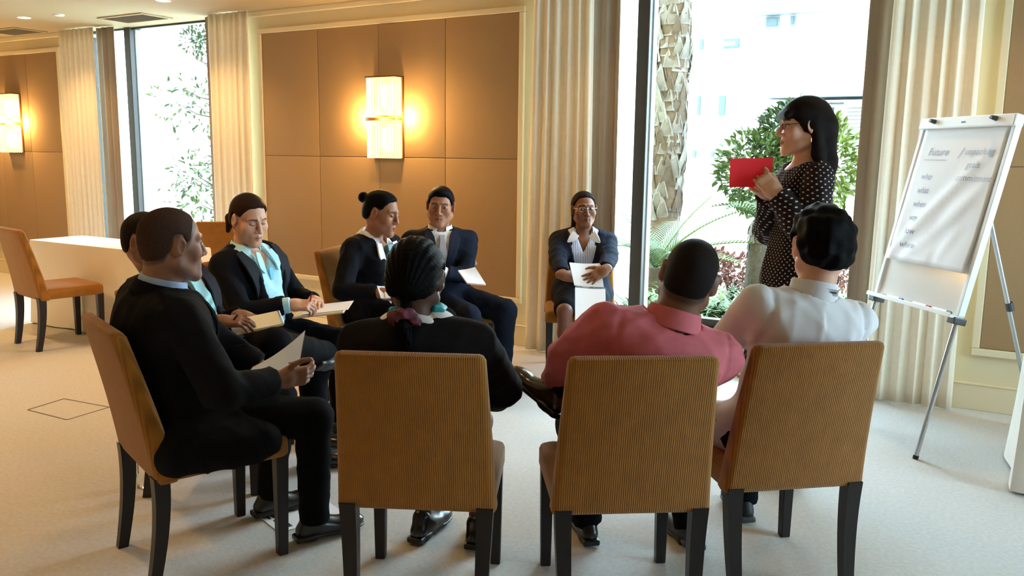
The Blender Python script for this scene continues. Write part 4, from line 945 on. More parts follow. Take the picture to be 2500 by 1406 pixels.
        S = Shape(); S.add(rbox(g(0, -0.045, 0.010), (0.034, 0.040, 0.012), 0.006, R), 0.01); S.add(rbox(g(0, 0.03, 0.010), (0.034, 0.07, 0.008), 0.006, R), 0.02); S.add(ell(g(0, 0.128, 0.010), (0.047, 0.087, 0.010), R), 0.02)
        sdf_obj('sole', S, 0.0055, sole or M_BLACKP, o); return o
    def collar(s, m, r=None, h=0.048, th=0.0085, gap=0.03, name='collar', tilt=0.22, label=None, flare=0.014, dz=0.004):
        r = s.neckr+0.007 if r is None else r; ax = unit(s.u2+s.C[:, 1]*tilt); b = s.N+s.u2*dz-s.C[:, 1]*0.004; S = Shape()
        S.add(rc(b-ax*0.012, b+ax*h, r+th+flare, r+th), 0.004); S.cut(rc(b-ax*0.08, b+ax*(h+0.08), r+flare, r-0.001), 0.003)
        C = s.C
        def f(V, X, Y, Z):
            px, py, pz = X-f32(b[0]), Y-f32(b[1]), Z-f32(b[2]); a = np.abs(px*f32(C[0, 0])+py*f32(C[1, 0])+pz*f32(C[2, 0])); fw_ = px*f32(C[0, 1])+py*f32(C[1, 1])+pz*f32(C[2, 1]); t = px*f32(ax[0])+py*f32(ax[1])+pz*f32(ax[2])
            V = np.maximum(V, np.maximum(t-f32(h), f32(-0.012)-t)); return np.maximum(V, -np.maximum(a-f32(gap), -fw_)) if gap else V
        S.fn(f); return sdf_obj(name, S, 0.0025, m, s.root, label, it=5)
    def cuffs(s, m, ks=(-1, 1), r=0.036, end=0.012, L=0.03):
        for k in ks:
            wv = unit(s.Wr[k]-s.E[k]); we = s.Wr[k]-wv*end; S = Shape(); S.add(rc(we-wv*(L+0.03), we-wv*r*0.0, r+0.004, r), 0.004)
            S.fn((lambda wv, we: lambda V, X, Y, Z: np.maximum(V, (X-f32(we[0]))*f32(wv[0])+(Y-f32(we[1]))*f32(wv[1])+(Z-f32(we[2]))*f32(wv[2])))(wv, we)); sdf_obj('cuff', S, 0.005, m, s.root)
    def on_front(s, x, h, e=0.004, base=0.116, ret_n=False):
        """a point on the chest front at sideways x, height h relative to the neck base"""
        c = s.mid+s.u2*s.TL*0.20; p = s.N+s.C[:, 0]*x+s.C[:, 2]*h; d = p-c; a = (d@s.C[:, 0])/(0.168*s.g+e); b = (d@s.C[:, 2])/(0.165+e)
        y = (base*s.gd+e)*math.sqrt(max(0.05, 1-a*a-b*b)); return c+s.C[:, 0]*(d@s.C[:, 0])+s.C[:, 2]*(d@s.C[:, 2])+s.C[:, 1]*y
    def strip(s, name, m, pts, w, th=0.004, parent=None, label=None):
        """flat band (tie, scarf end, placket) through points, facing out of the chest"""
        R = []
        for i, p in enumerate(pts):
            t = unit(np.array(pts[min(i+1, len(pts)-1)])-np.array(pts[max(i-1, 0)])); x = unit(np.cross(t, s.C[:, 1])); n = np.cross(x, t); ww = w[i] if hasattr(w, '__len__') else w
            R.append([p-x*ww-n*th, p+x*ww-n*th, p+x*ww*0.9+n*th, p-x*ww*0.9+n*th])
        o = MB().rings(R).build(name, m, parent or s.root, smooth=True)
        if label: o['label'] = label
        return o
# ------------------------------------------------------------------ people
LAPEL = mat('black_lapel_wool_sheen', srgb(34, 34, 40), 0.7, spec=0.15, noise=0.1, nscale=60)  # suit wool in a paler tone, the lapels' faint sheen painted in
LAPELN = mat('navy_lapel_wool_sheen', srgb(34, 38, 54), 0.7, spec=0.15, noise=0.1, nscale=60)  # navy wool lightened the same way for painted sheen
SUIT = mat('black_suit_wool', srgb(24, 24, 28), 0.85, noise=0.12, nscale=60, bump=0.15, bscale=250, bdist=0.001, spec=0.06)
NAVY = mat('midnight_navy_wool', srgb(24, 28, 40), 0.8, noise=0.12, nscale=60, bump=0.15, bscale=250, bdist=0.001, spec=0.08)
TROUS = mat('black_trouser_wool', srgb(19, 19, 22), 0.85, noise=0.12, nscale=60, spec=0.05)
LEATHER = mat('black_shoe_leather', srgb(22, 22, 26), 0.28, spec=0.6, noise=0.15, nscale=30)
BROWNL = mat('dark_brown_shoe_leather', srgb(44, 30, 24), 0.22, spec=0.7, noise=0.2, nscale=30)
BLUESH = mat('pale_blue_shirt', srgb(170, 190, 232), 0.8, noise=0.04, nscale=30)
AQUA = mat('light_aqua_shirt', srgb(184, 228, 238), 0.75, noise=0.04, nscale=20)
WHITESH = mat('white_shirt_cotton', srgb(240, 238, 238), 0.8, noise=0.02, nscale=20)
PINK = mat('salmon_pink_shirt', srgb(200, 98, 106), 0.8, noise=0.05, nscale=40, bump=0.12, bscale=300, bdist=0.001)
CHEF = mat('white_jacket_cotton', srgb(224, 220, 224), 0.75, noise=0.02, nscale=20, bump=0.1, bscale=200, bdist=0.001)
STRIPE = mat('blue_striped_shirt', srgb(205, 212, 236), 0.8, wave=('X', 26, 0.30))
TEALTIE = mat('teal_striped_tie', srgb(150, 205, 205), 0.6, wave=('DIAGONAL', 12, 0.35))
GREENSC = mat('dark_green_scarf_silk', srgb(14, 84, 74), 0.4, noise=0.4, nscale=25)
TURQ = mat('turquoise_scarf_silk', srgb(24, 168, 178), 0.5, noise=0.2, nscale=30)
GREYTIE = mat('grey_patterned_tie', srgb(172, 168, 172), 0.6, noise=0.15, nscale=90)
GOLD = mat('gold_metal', srgb(220, 180, 90), 0.25, metal=1.0)
H_BLACK = hairmat('black_hair', (0.0055, 0.005, 0.0055)); H_BROWN = hairmat('dark_brown_hair', (0.030, 0.014, 0.009)); H_DARK = hairmat('soft_black_brown_hair', (0.016, 0.011, 0.010))
SK_FAIR = srgb(214, 160, 132); SK_TAN = srgb(168, 112, 82); SK_BROWN = srgb(134, 86, 60); SK_DEEP = srgb(88, 54, 40); SK_LIGHT = srgb(222, 172, 146)

def suit(F, m, hb=0.30, wv=0.075, lap=0.055, low=0.0, e=0.014, seed=3, bust=0.0, belly=0.0, name='jacket', res=0.0095, end=0.035, label=None, x0=0.0, skirt=0.16, sl=(0.058, 0.051, 0.048, 0.040), wr=0.007, neck=None, tails=()):
    S = Shape(); F.torso(S, e, 0.06, bust, belly)
    for k in F.K:
        if skirt: S.add(rc(F.H[k], F.H[k]+unit(F.K[k]-F.H[k])*skirt, 0.104*min(F.g, 1.1), 0.092), 0.05)
    for t in tails: S.add(rc(*t), 0.05)
    F.sleeves(S, e*0.6, sl, end); S.fn(wob(wr, 30, seed)); F.neckcut(S, neck)
    if hb: F.vfront(S, hb, wv, lap, low, x0)
    return sdf_obj(name, S, res, m, F.root, label)
def shirt(F, m, e=0.004, bust=0.0, belly=0.0, res=0.009, name='shirt', label=None, wr=0.003, seed=4, vn=0.0):
    S = Shape(); F.torso(S, e, 0.06, bust, belly); S.fn(wob(wr, 34, seed)); F.neckcut(S, F.neckr+0.003, 0.0, 0.45)
    if vn: F.vfront(S, vn, 0.055, 0.0)
    return sdf_obj(name, S, res, m, F.root, label)
def tube_obj(name, pts, r, m, parent, label=None, n=8):
    o = MB().tube(pts, r, n).build(name, m, parent, smooth=True)
    if label: o['label'] = label
    return o
def arc(c, R, r, a0, a1, n=14, plane='xz', y=0.0, s=1.0):
    out = []
    for t in np.linspace(a0, a1, n):
        a = math.radians(t); out.append(c+R@(np.array((r[0]*math.cos(a), y, r[1]*math.sin(a)))*s))
    return out
def glasses(F, m, r=0.0011, w=0.024, h=0.016):
    c, R, s = F.hc, F.HR, F.hs; mb = MB()
    for sx in (-1, 1):
        pts = [c+R@(np.array((sx*0.032+w*0.92*math.cos(a), 0.099-0.25*abs(w*math.cos(a))*0.3, 0.008+h*math.sin(a)))*s) for a in np.linspace(0, 2*math.pi, 17)]
        mb.tube(pts, r, 6); mb.tube([c+R@(np.array(p)*s) for p in ((sx*0.055, 0.096, 0.012), (sx*0.074, 0.080, 0.014), (sx*0.082, 0.0, 0.018), (sx*0.081, -0.02, 0.008))], r, 6)
    mb.tube([c+R@(np.array(p)*s) for p in ((-0.009, 0.101, 0.012), (0, 0.105, 0.014), (0.009, 0.101, 0.012))], r, 6)
    return mb.build('glasses', m, F.root, smooth=True)

# --- the balding man with folded papers
F = Fig('person', 'balding man in black suit and pale blue shirt holding folded white papers', -2.577, 2.076, -21.4, py=-0.065, lean=-15, lean2=2, side=2, side2=5, sw=0.212, g=1.27, gd=1.34, head=(4, 4, 3), neck=(0.01, 0.03), hs=1.06, TL=0.49)
F.arm(1, F.px(690, 925, 3.08), (0.7, -0.5, -0.8)); F.arm(-1, F.px(655, 905, 3.30), (-0.8, -0.3, -0.8))
F.leg(1, V3(0.175, 0.375, 0.085), (0.15, 0.6, 1)); F.leg(-1, V3(-0.15, 0.33, 0.085), (-0.1, 0.6, 1))
F.hand(1, F.R.T@V3(0.55, 0.80, -0.05), F.R.T@(RT*0.55-UP*0.35-FW*0.7), (28, 30, 20), thumb=(0.75, 0.6, 0.3)); F.hand(-1, V3(0.3, 0.9, -0.1), V3(-0.6, 0.2, 0.7), (35, 35, 20))
F.body({'skin': srgb(150, 104, 82), 'scalp': (0.030, 0.018, 0.014), 'scalp_a': 0.75, 'stubble': True, 'neckr': 0.064})
suit(F, SUIT, 0.26, 0.07, seed=11, sl=(0.070, 0.063, 0.058, 0.044), tails=[((0.20, -0.16, 0.50), (0.225, 0.16, 0.47), 0.085, 0.070), ((0.235, -0.18, 0.46), (0.245, 0.10, 0.44), 0.05, 0.045), ((-0.20, -0.16, 0.50), (-0.21, 0.10, 0.48), 0.08, 0.07)]); shirt(F, BLUESH); F.collar(BLUESH, h=0.050, gap=0.02); F.jcollar(SUIT); F.lapels(LAPEL, 0.26, 0.07); F.trousers(TROUS, 0.008, seed=2)
for k in (-1, 1): F.shoe(k, V3(0.06*k, 1, -0.02), LEATHER)
hl1 = (HL[0], [v if y < 0.04 else v+0.022 for y, v in zip(*HL)])
S, g = hair_cap(F.hc, F.HR, F.hs, 0.0035, hl1); sdf_obj('hair', S, 0.004, hairmat('cropped_brown_hair', (0.055, 0.030, 0.022), 0.7, (40, 40, 40)), F.root, 'close cropped brown hair')
FA = F
# --- the man with striped tie
F = Fig('person', 'man in black suit with teal striped tie, legs crossed, notebook on his lap', -3.12, 2.60, -54, py=0.0, lean=-29, lean2=-22, side=5, side2=6, twist=-20, sw=0.188, g=1.14, gd=1.22, head=(-18, 6, 0), hs=1.05, neck=(0.0, 0.02))
F.arm(1, F.px(535, 785, 3.62), (0.8, -0.5, -0.8)); F.arm(-1, F.px(590, 772, 3.86), (-0.8, -0.4, -0.8))
F.leg(-1, V3(-0.10, 0.44, 0.085), (0, 0.6, 1)); F.leg(1, F.px(795, 862, 4.0), (1.0, 0.1, 0.45))
F.hand(1, F.R.T@(RT*0.85-UP*0.3+FW*0.2), F.R.T@(UP*0.8-FW*0.4), (22, 28, 18)); F.hand(-1, F.R.T@(RT*0.8-UP*0.35-FW*0.45), F.R.T@(UP*0.85-FW*0.2), (18, 25, 15))
F.body({'skin': srgb(140, 92, 68), 'stubble': True})
suit(F, SUIT, 0.46, 0.115, seed=12, low=0.055); shirt(F, WHITESH); F.collar(WHITESH); F.cuffs(WHITESH); F.jcollar(SUIT); F.lapels(LAPEL, 0.44, 0.115, 0.036, 0.03, 0.120, 0.055); F.trousers(TROUS, 0.006, seed=5)
F.strip('necktie', TEALTIE, [F.on_front(0, h, 0.016)+F.C[:, 1]*0.012 for h in (-0.02, -0.06, -0.14, -0.22, -0.30, -0.36)], [0.020, 0.026, 0.040, 0.050, 0.054, 0.036], 0.006)
S, g = hair_cap(F.hc, F.HR, F.hs, 0.006); sdf_obj('hair', S, 0.004, H_DARK, F.root)
F.shoe(-1, V3(0, 1, 0), LEATHER); F.shoe(1, F.R.T@(RT*0.55-UP*0.15+FW*0.7), LEATHER, ht=F.R.T@(UP*0.8-RT*0.4+FW*0.3))
FB = F
# --- the ponytailed woman writing
F = Fig('person', 'ponytailed woman in black blazer and light blue shirt writing in a notebook', -3.455, 3.24, -84, py=-0.06, lean=-10, lean2=2, side=3, side2=4, sw=0.178, g=1.12, gd=1.22, head=(-16, 18, 3), hs=1.04, neck=(0.01, 0.045))
F.arm(1, F.px(712, 744, 4.38), (0.7, -0.6, -0.6)); F.arm(-1, F.px(770, 735, 4.62), (-0.7, -0.4, -0.8))
F.leg(1, V3(0.10, 0.40, 0.085), (0.1, 0.6, 1)); F.leg(-1, V3(-0.12, 0.42, 0.085), (-0.1, 0.6, 1))
F.hand(1, F.R.T@(RT*0.95+UP*0.10-FW*0.1), F.R.T@(UP*0.75-FW*0.65), (45, 50, 30), thumb=(0.45, 0.9, -0.3)); F.hand(-1, F.R.T@(RT*0.3-FW*0.9), F.R.T@(UP*0.9+RT*0.2), (20, 25, 15))
F.body({'skin': SK_FAIR, 'brow': (0.05, 0.025, 0.018), 'eyes': 'closed', 'cheek': 1.06, 'jaw': 0.95, 'neckr': 0.054})
suit(F, SUIT, 0.50, 0.115, lap=0.062, low=0.055, seed=13, bust=0.018, belly=0.03); shirt(F, AQUA, 0.006, 0.020, 0.035, wr=0.005, vn=0.11); F.collar(AQUA, h=0.046, flare=0.022, gap=0.036)
for sx in (-1, 1): F.strip('collar_point', AQUA, [F.on_front(sx*x, h, 0.030, 0.124) for x, h in ((0.046, 0.0), (0.060, -0.04), (0.062, -0.075), (0.052, -0.105))], [0.018, 0.024, 0.020, 0.005], 0.004)
F.jcollar(SUIT, 0.028); F.lapels(LAPEL, 0.48, 0.115, 0.042, 0.044, 0.128, 0.055); F.cuffs(AQUA, (1,), r=0.041, end=0.005, L=0.045); F.trousers(TROUS, 0.008, seed=6)
F.strip('placket', mat('aqua_placket', srgb(120, 196, 222), 0.7), [F.on_front(0.0, h, 0.014, 0.128) for h in (-0.085, -0.12, -0.15)], [0.014, 0.016, 0.012], 0.004, label='deep aqua inner collar stand')
S, g = hair_cap(F.hc, F.HR, F.hs, 0.012, HLW, back=0.006); S.add(rc(g(0, -0.10, -0.02), g(0.01, -0.150, -0.05), 0.020, 0.028), 0.01); S.add(rc(g(0.01, -0.150, -0.05), g(0.02, -0.150, -0.12), 0.030, 0.012), 0.01); sdf_obj('hair', S, 0.004, H_BROWN, F.root, 'brown hair pulled back in a short ponytail')
tube_obj('earring', [F.hc+F.HR@(V3(0.080, -0.006, z)*F.hs) for z in (-0.034, -0.044)], 0.004, GOLD, F.root)
for k in (-1, 1): F.shoe(k, V3(0, 1, 0), LEATHER)
FC = F
# --- the woman with bun and green scarf
F = Fig('person', 'woman with hair bun, black jacket with white collar and green scarf', -3.36, 4.10, -84, py=-0.06, lean=-2, lean2=10, side=2, side2=2, twist=-8, sw=0.182, g=1.14, gd=1.18, head=(6, 15, 0), hs=1.06, neck=(0.0, 0.045))
F.arm(1, F.px(936, 716, 4.92), (0.7, -0.6, -0.7)); F.arm(-1, F.px(985, 715, 5.15), (-0.7, -0.5, -0.8))
F.leg(1, V3(0.10, 0.40, 0.085), (0.1, 0.6, 1)); F.leg(-1, V3(-0.12, 0.40, 0.085), (-0.1, 0.6, 1))
F.hand(1, F.R.T@(RT*0.85-UP*0.3-FW*0.2), F.R.T@(UP*0.7-FW*0.6), (30, 35, 25)); F.hand(-1, F.R.T@(RT*0.6-FW*0.7-UP*0.2), F.R.T@(UP*0.9), (30, 35, 25))
F.body({'skin': SK_TAN, 'eyes': 'closed', 'nose': 0.95, 'jaw': 0.86, 'cheek': 0.98, 'neckr': 0.050})
suit(F, SUIT, 0.36, 0.07, lap=0.0, low=0.02, seed=14, bust=0.016, neck=0.085); shirt(F, WHITESH, 0.006, 0.018, vn=0.10); F.trousers(TROUS, 0.008, seed=7)
F.collar(WHITESH, r=0.068, h=0.050, flare=0.030, gap=0.034, label='white lapel collar with black edge', dz=0.002)
for sx in (-1, 1): F.strip('collar_point', WHITESH, [F.on_front(sx*x, h, 0.030, 0.122) for x, h in ((0.070, 0.0), (0.078, -0.05), (0.070, -0.10), (0.055, -0.13))], [0.022, 0.026, 0.024, 0.010], 0.004)
F.strip('scarf', GREENSC, [F.on_front(0.0, h, 0.030, 0.122) for h in (-0.01, -0.07, -0.14, -0.22, -0.27)], [0.030, 0.034, 0.026, 0.034, 0.022], 0.014)
S, g = hair_cap(F.hc, F.HR, F.hs, 0.011, HLW, back=0.004); S.add(ell(g(0, -0.135, 0.055), V3(0.034, 0.034, 0.034), F.HR), 0.012); sdf_obj('hair', S, 0.004, H_BLACK, F.root, 'black hair tied in a small bun')
for k in (-1, 1): F.shoe(k, V3(0, 1, 0), LEATHER)
FD = F
# --- the man with crossed arms
F = Fig('person', 'short haired man in navy suit sitting with crossed arms, papers in hand', -3.25, 4.68, -104, py=-0.05, lean=-6, lean2=0, side=-1, side2=0, twist=-34, sw=0.198, g=1.12, gd=1.12, head=(-46, 6, -4), hs=1.06, neck=(0, 0.03))
TW = rot((0, 0, 1), -34); F.nocut = (1,)
F.arm(-1, TW@V3(0.10, 0.25, 0.77), TW@V3(-0.8, 0.0, -1)); F.arm(1, TW@V3(-0.13, 0.02, 0.80), TW@V3(0.8, 0.1, -1))
F.leg(1, V3(0.14, 0.42, 0.085), (0.15, 0.6, 1)); F.leg(-1, V3(-0.14, 0.40, 0.085), (-0.2, 0.6, 1))
F.hand(1, TW@V3(-0.7, -0.8, 0.0), TW@V3(-0.5, 0.6, 0.5), (40, 45, 30)); F.hand(-1, TW@V3(0.75, -0.7, 0.1), TW@V3(0.4, 0.7, 0.5), (45, 45, 30))
F.body({'skin': SK_TAN, 'jaw': 1.08, 'brow': (0.012, 0.009, 0.008), 'gaze': -0.003, 'stubble': False, 'neckr': 0.060})
suit(F, NAVY, 0.30, 0.07, seed=15, wr=0.010); shirt(F, WHITESH); F.collar(WHITESH, h=0.050, flare=0.018); F.jcollar(NAVY); F.lapels(LAPELN, 0.30, 0.07, 0.036, 0.034); F.trousers(NAVY, 0.010, seed=8); F.cuffs(WHITESH, (-1,))
F.strip('necktie', GREYTIE, [F.on_front(0, h, 0.014)+F.C[:, 1]*0.010 for h in (-0.015, -0.05, -0.12, -0.20, -0.28)], [0.020, 0.016, 0.030, 0.038, 0.04], 0.007)
S, g = hair_cap(F.hc, F.HR, F.hs, 0.009); S.add(ell(g(0, 0.035, 0.095), V3(0.055, 0.05, 0.03), F.HR), 0.02); sdf_obj('hair', S, 0.004, H_BLACK, F.root)
for k in (-1, 1): F.shoe(k, V3(0.1*k, 1, 0), LEATHER)
FE = F
# --- the woman with glasses and name badge
F = Fig('person', 'woman with glasses and name badge in navy suit holding a white pad', -2.56, 5.36, -152, py=-0.05, TL=0.44, lean=-6, lean2=-1, sw=0.180, g=1.16, gd=1.2, head=(10, -2, 2), hs=1.02, neck=(0, 0.02))
F.arm(1, F.px(1378, 690, 5.46), (0.9, -0.5, -0.6)); F.arm(-1, F.px(1474, 676, 5.42), (-0.9, -0.5, -0.6))
F.leg(1, V3(0.11, 0.40, 0.085), (0.1, 0.6, 1)); F.leg(-1, V3(-0.09, 0.42, 0.085), (-0.05, 0.6, 1))
F.hand(1, F.R.T@(RT*0.9-UP*0.30), F.R.T@(-FW*0.75+UP*0.6), (20, 25, 15)); F.hand(-1, F.R.T@(-RT*0.80-UP*0.50-FW*0.12), F.R.T@(UP*0.45-FW*0.9), (6, 8, 6), spread=2.0)
F.body({'skin': SK_BROWN, 'gaze': 0.004, 'cheek': 1.03, 'jaw': 0.90, 'neckr': 0.052, 'legskin': srgb(120, 74, 58)}, legs=True)
suit(F, NAVY, 0.46, 0.105, lap=0.06, low=0.05, seed=16, bust=0.014, belly=0.01); shirt(F, STRIPE, 0.006, 0.016, 0.012, vn=0.13); F.lapels(LAPELN, 0.44, 0.105, 0.042, 0.028, 0.122, 0.05); F.collar(WHITESH, r=0.068, h=0.036, flare=0.036, gap=0.05)
for sx in (-1, 1): F.strip('collar_point', WHITESH, [F.on_front(sx*x, h, 0.034, 0.122) for x, h in ((0.055, 0.005), (0.082, -0.03), (0.112, -0.055))], [0.030, 0.026, 0.006], 0.003)
S = Shape(); S.add(ell(F.pel, (0.185*F.g, 0.14*F.gd, 0.12), F.W), 0.05)
for k in (-1, 1): S.add(rc(F.H[k], F.H[k]*0.12+F.K[k]*0.88, 0.098, 0.078), 0.06)
S.fn(wob(0.003, 25, 4)); sdf_obj('skirt', S, 0.0095, TROUS, F.root)
S, g = hair_cap(F.hc, F.HR, F.hs, 0.010, HLW, back=0.01); S.add(rc(g(0.045, -0.06, -0.03), g(0.06, -0.05, -0.12), 0.030, 0.024), 0.02); S.add(rc(g(-0.045, -0.06, -0.03), g(-0.06, -0.05, -0.10), 0.030, 0.020), 0.02); sdf_obj('hair', S, 0.004, H_DARK, F.root)
glasses(F, mat('silver_glasses_wire', srgb(200, 200, 205), 0.25, metal=0.9))
bp_ = F.on_front(-0.105, -0.125, 0.034, 0.122); MB().obox(bp_, F.C[:, 0]*0.034, F.C[:, 1]*0.003, F.C[:, 2]*0.008).build('name_badge', M_WHITE, F.root)
for k in (-1, 1): F.shoe(k, V3(0, 1, 0), LEATHER)
FF = F
# --- the man in white jacket, seen from behind
F = Fig('person', 'dark haired man in white jacket with neckband label', -0.705, 3.078, 40.6, py=-0.07, lean=-11, lean2=-2, side=6, side2=10, sw=0.195, g=1.10, gd=1.12, head=(-8, 2, 2), hs=1.07, neck=(0.01, 0.035), TL=0.515)
F.arm(1, V3(0.16, 0.33, 0.66), (0.9, -0.3, -0.7)); F.arm(-1, V3(-0.13, 0.34, 0.66), (-1.0, -0.2, -0.7))
F.leg(1, V3(0.13, 0.42, 0.085), (0.1, 0.6, 1)); F.leg(-1, V3(-0.20, 0.20, 0.085), (-0.15, 0.6, 1))
F.hand(1, V3(-0.3, 1, -0.2), V3(0, 0.2, 1)); F.hand(-1, V3(0.3, 1, -0.2), V3(0, 0.2, 1))
F.body({'skin': srgb(222, 166, 142), 'neckr': 0.060})
S = Shape(); F.torso(S, 0.012, 0.06)
for k in (-1, 1): S.add(rc(F.H[k], F.H[k]+unit(F.K[k]-F.H[k])*0.18, 0.108, 0.10), 0.05)
F.sleeves(S, 0.010, (0.058, 0.052, 0.050, 0.040), 0.03); S.fn(wob(0.008, 22, 21, (1, 1, 0.6))); F.neckcut(S)
C_, N_ = F.C, F.N
def seam(V, X, Y, Z):
    px, py, pz = X-f32(N_[0]), Y-f32(N_[1]), Z-f32(N_[2]); a = px*f32(C_[0, 0])+py*f32(C_[1, 0])+pz*f32(C_[2, 0]); b = px*f32(C_[0, 1])+py*f32(C_[1, 1])+pz*f32(C_[2, 1]); h = px*f32(C_[0, 2])+py*f32(C_[1, 2])+pz*f32(C_[2, 2])
    return V+f32(0.006)*np.exp(-(a/f32(0.006))**2)*(b < 0)*(h < -0.03)+f32(0.006)*np.exp(-((np.abs(a)-f32(0.168)+h*f32(0.06))/f32(0.007))**2)*(h > -0.22)
S.fn(seam); sdf_obj('jacket', S, 0.0085, CHEF, F.root)
bd_ = F.collar(CHEF, r=0.069, h=0.056, gap=0.02, flare=0.008, name='neckband', dz=0.0, tilt=0.12)
lb = F.N+F.u2*0.034-F.C[:, 1]*0.078+F.C[:, 0]*0.022; MB().obox(lb, F.C[:, 0]*0.024, F.C[:, 1]*0.0015+F.u2*0.0003, F.u2*0.011).build('neck_label', mat('grey_neck_label', srgb(186, 186, 192), 0.8), F.root)
tube_obj('label_lettering', [lb-F.C[:, 1]*0.0024+F.C[:, 0]*x+F.u2*(0.003*(-1)**i) for i, x in enumerate(np.linspace(-0.017, 0.017, 13))], 0.0009, M_DGREY, F.root, n=4)
lbR = Matrix((tuple(np.r_[F.C[0, 0], F.u2[0], -F.C[0, 1]]), tuple(np.r_[F.C[1, 0], F.u2[1], -F.C[1, 1]]), tuple(np.r_[F.C[2, 0], F.u2[2], -F.C[2, 1]])))
F.trousers(TROUS, 0.008, seed=9)
S, g = hair_cap(F.hc, F.HR, F.hs, 0.020, back=0.006, fade=0.02); S.add(ell(g(0.0, 0.03, 0.085), V3(0.07, 0.06, 0.045), F.HR), 0.03); S.fn(lumps(0.007, 110, 31)); sdf_obj('hair', S, 0.0036, H_BLACK, F.root, 'thick wavy black hair', it=1)
for k in (-1, 1): F.shoe(k, V3(0.1*k, 1, 0), mat('black_trainer', srgb(28, 28, 30), 0.6), sole=M_DGREY)
FG = F
# --- the man in pink shirt, seen from behind
F = Fig('person', 'shaven headed man in salmon pink shirt with one leg crossed', -1.089, 2.602, 34.8, py=-0.07, lean=-14, lean2=-8, side=13, side2=17, twist=4, sw=0.205, g=1.20, gd=1.25, head=(-20, 2, 15), hs=1.04, neck=(0.015, 0.03), TL=0.475, nl=0.14)
F.arm(-1, V3(-0.20, 0.24, 0.70), (-1.3, -0.2, -0.2), 0.27, 0.25); F.arm(1, V3(0.20, 0.32, 0.62), (1.0, -0.2, -0.7))
F.leg(-1, V3(-0.03, 0.42, 0.085), (-0.15, 0.6, 1)); F.leg(1, F.px(1352, 950, 3.06), (0.7, 0.5, 0.5))
F.hand(-1, V3(0.5, 0.9, -0.3), V3(-0.2, 0.3, 1)); F.hand(1, V3(-0.3, 1, -0.2), V3(0, 0.2, 1))
F.body({'skin': srgb(120, 78, 60), 'scalp': (0.022, 0.014, 0.012), 'scalp_a': 0.72, 'neckr': 0.066})
S = Shape(); F.torso(S, 0.012, 0.06)
for k in (-1, 1): S.add(rc(F.H[k], F.H[k]+V3(0, 0.10, 0), 0.112, 0.10), 0.05)
F.sleeves(S, 0.012, (0.060, 0.056, 0.053, 0.042), 0.03); S.fn(wob(0.010, 20, 23, (0.6, 0.8, 1.5))); F.neckcut(S)
C2_, N2_ = F.C, F.N
def yoke(V, X, Y, Z):
    px, py, pz = X-f32(N2_[0]), Y-f32(N2_[1]), Z-f32(N2_[2]); a = px*f32(C2_[0, 0])+py*f32(C2_[1, 0])+pz*f32(C2_[2, 0]); b = px*f32(C2_[0, 1])+py*f32(C2_[1, 1])+pz*f32(C2_[2, 1]); h = px*f32(C2_[0, 2])+py*f32(C2_[1, 2])+pz*f32(C2_[2, 2])
    return V+f32(0.005)*np.exp(-((h+f32(0.13))/f32(0.006))**2)*(b < 0)*(np.abs(a) < 0.2)+f32(0.005)*np.exp(-((np.abs(a)-f32(0.185)+h*f32(0.05))/f32(0.007))**2)*(h > -0.2)
S.fn(yoke); sdf_obj('shirt', S, 0.0085, PINK, F.root); F.collar(PINK, h=0.052, flare=0.016, gap=0.02); F.trousers(TROUS, 0.010, seed=10)
S, g = hair_cap(F.hc, F.HR, F.hs, 0.0022); sdf_obj('hair', S, 0.004, hairmat('shaved_black_stubble', (0.018, 0.013, 0.012), 0.55, (50, 50, 50)), F.root, 'shaved black stubble')
F.shoe(-1, V3(-0.1, 1, 0), LEATHER); F.shoe(1, F.R.T@(-RT*0.62+UP*0.28+FW*0.6), BROWNL, ht=F.R.T@(UP*0.75+RT*0.5-FW*0.1))
FH = F
# --- the woman with braided hair, seen from behind
F = Fig('person', 'woman with braided hair in scrunchie wearing a black jacket', -1.660, 2.277, 26.4, py=-0.07, lean=-10, lean2=0, side=-3, side2=-2, sw=0.192, g=1.25, gd=1.2, head=(-6, 8, 0), hs=1.04, neck=(0, 0.03), TL=0.425, nl=0.135)
F.arm(1, V3(0.20, 0.33, 0.60), (1.2, -0.5, -0.7), 0.30, 0.26); F.arm(-1, V3(-0.12, 0.34, 0.62), (-1.0, -0.4, -0.8))
F.leg(1, V3(0.13, 0.37, 0.085), (0.1, 0.6, 1)); F.leg(-1, V3(-0.085, 0.40, 0.085), (-0.1, 0.6, 1))
F.hand(1, V3(-0.5, 1, -0.1), V3(0, 0.2, 1)); F.hand(-1, V3(0.5, 1, -0.1), V3(0, 0.2, 1))
F.body({'skin': SK_DEEP})
suit(F, mat('charcoal_black_jacket', srgb(30, 28, 30), 0.85, noise=0.12, nscale=60, bump=0.15, bscale=250, bdist=0.001, spec=0.06), 0.36, 0.07, seed=17, bust=0.014, wr=0.006, sl=(0.066, 0.060, 0.057, 0.046)); shirt(F, WHITESH)
S = Shape()
for q in (-1, 1): S.add(ell(F.N+F.C[:, 0]*0.082*q+F.u2*0.030+F.C[:, 1]*0.012, V3(0.052, 0.058, 0.022), F.C@rot((0, 1, 0), 24*q)), 0.02)
S.add(ell(F.N-F.C[:, 1]*0.066+F.u2*0.030, V3(0.07, 0.020, 0.026), F.C), 0.02); sdf_obj('collar', S, 0.005, WHITESH, F.root, 'white wing collar over the jacket neck')
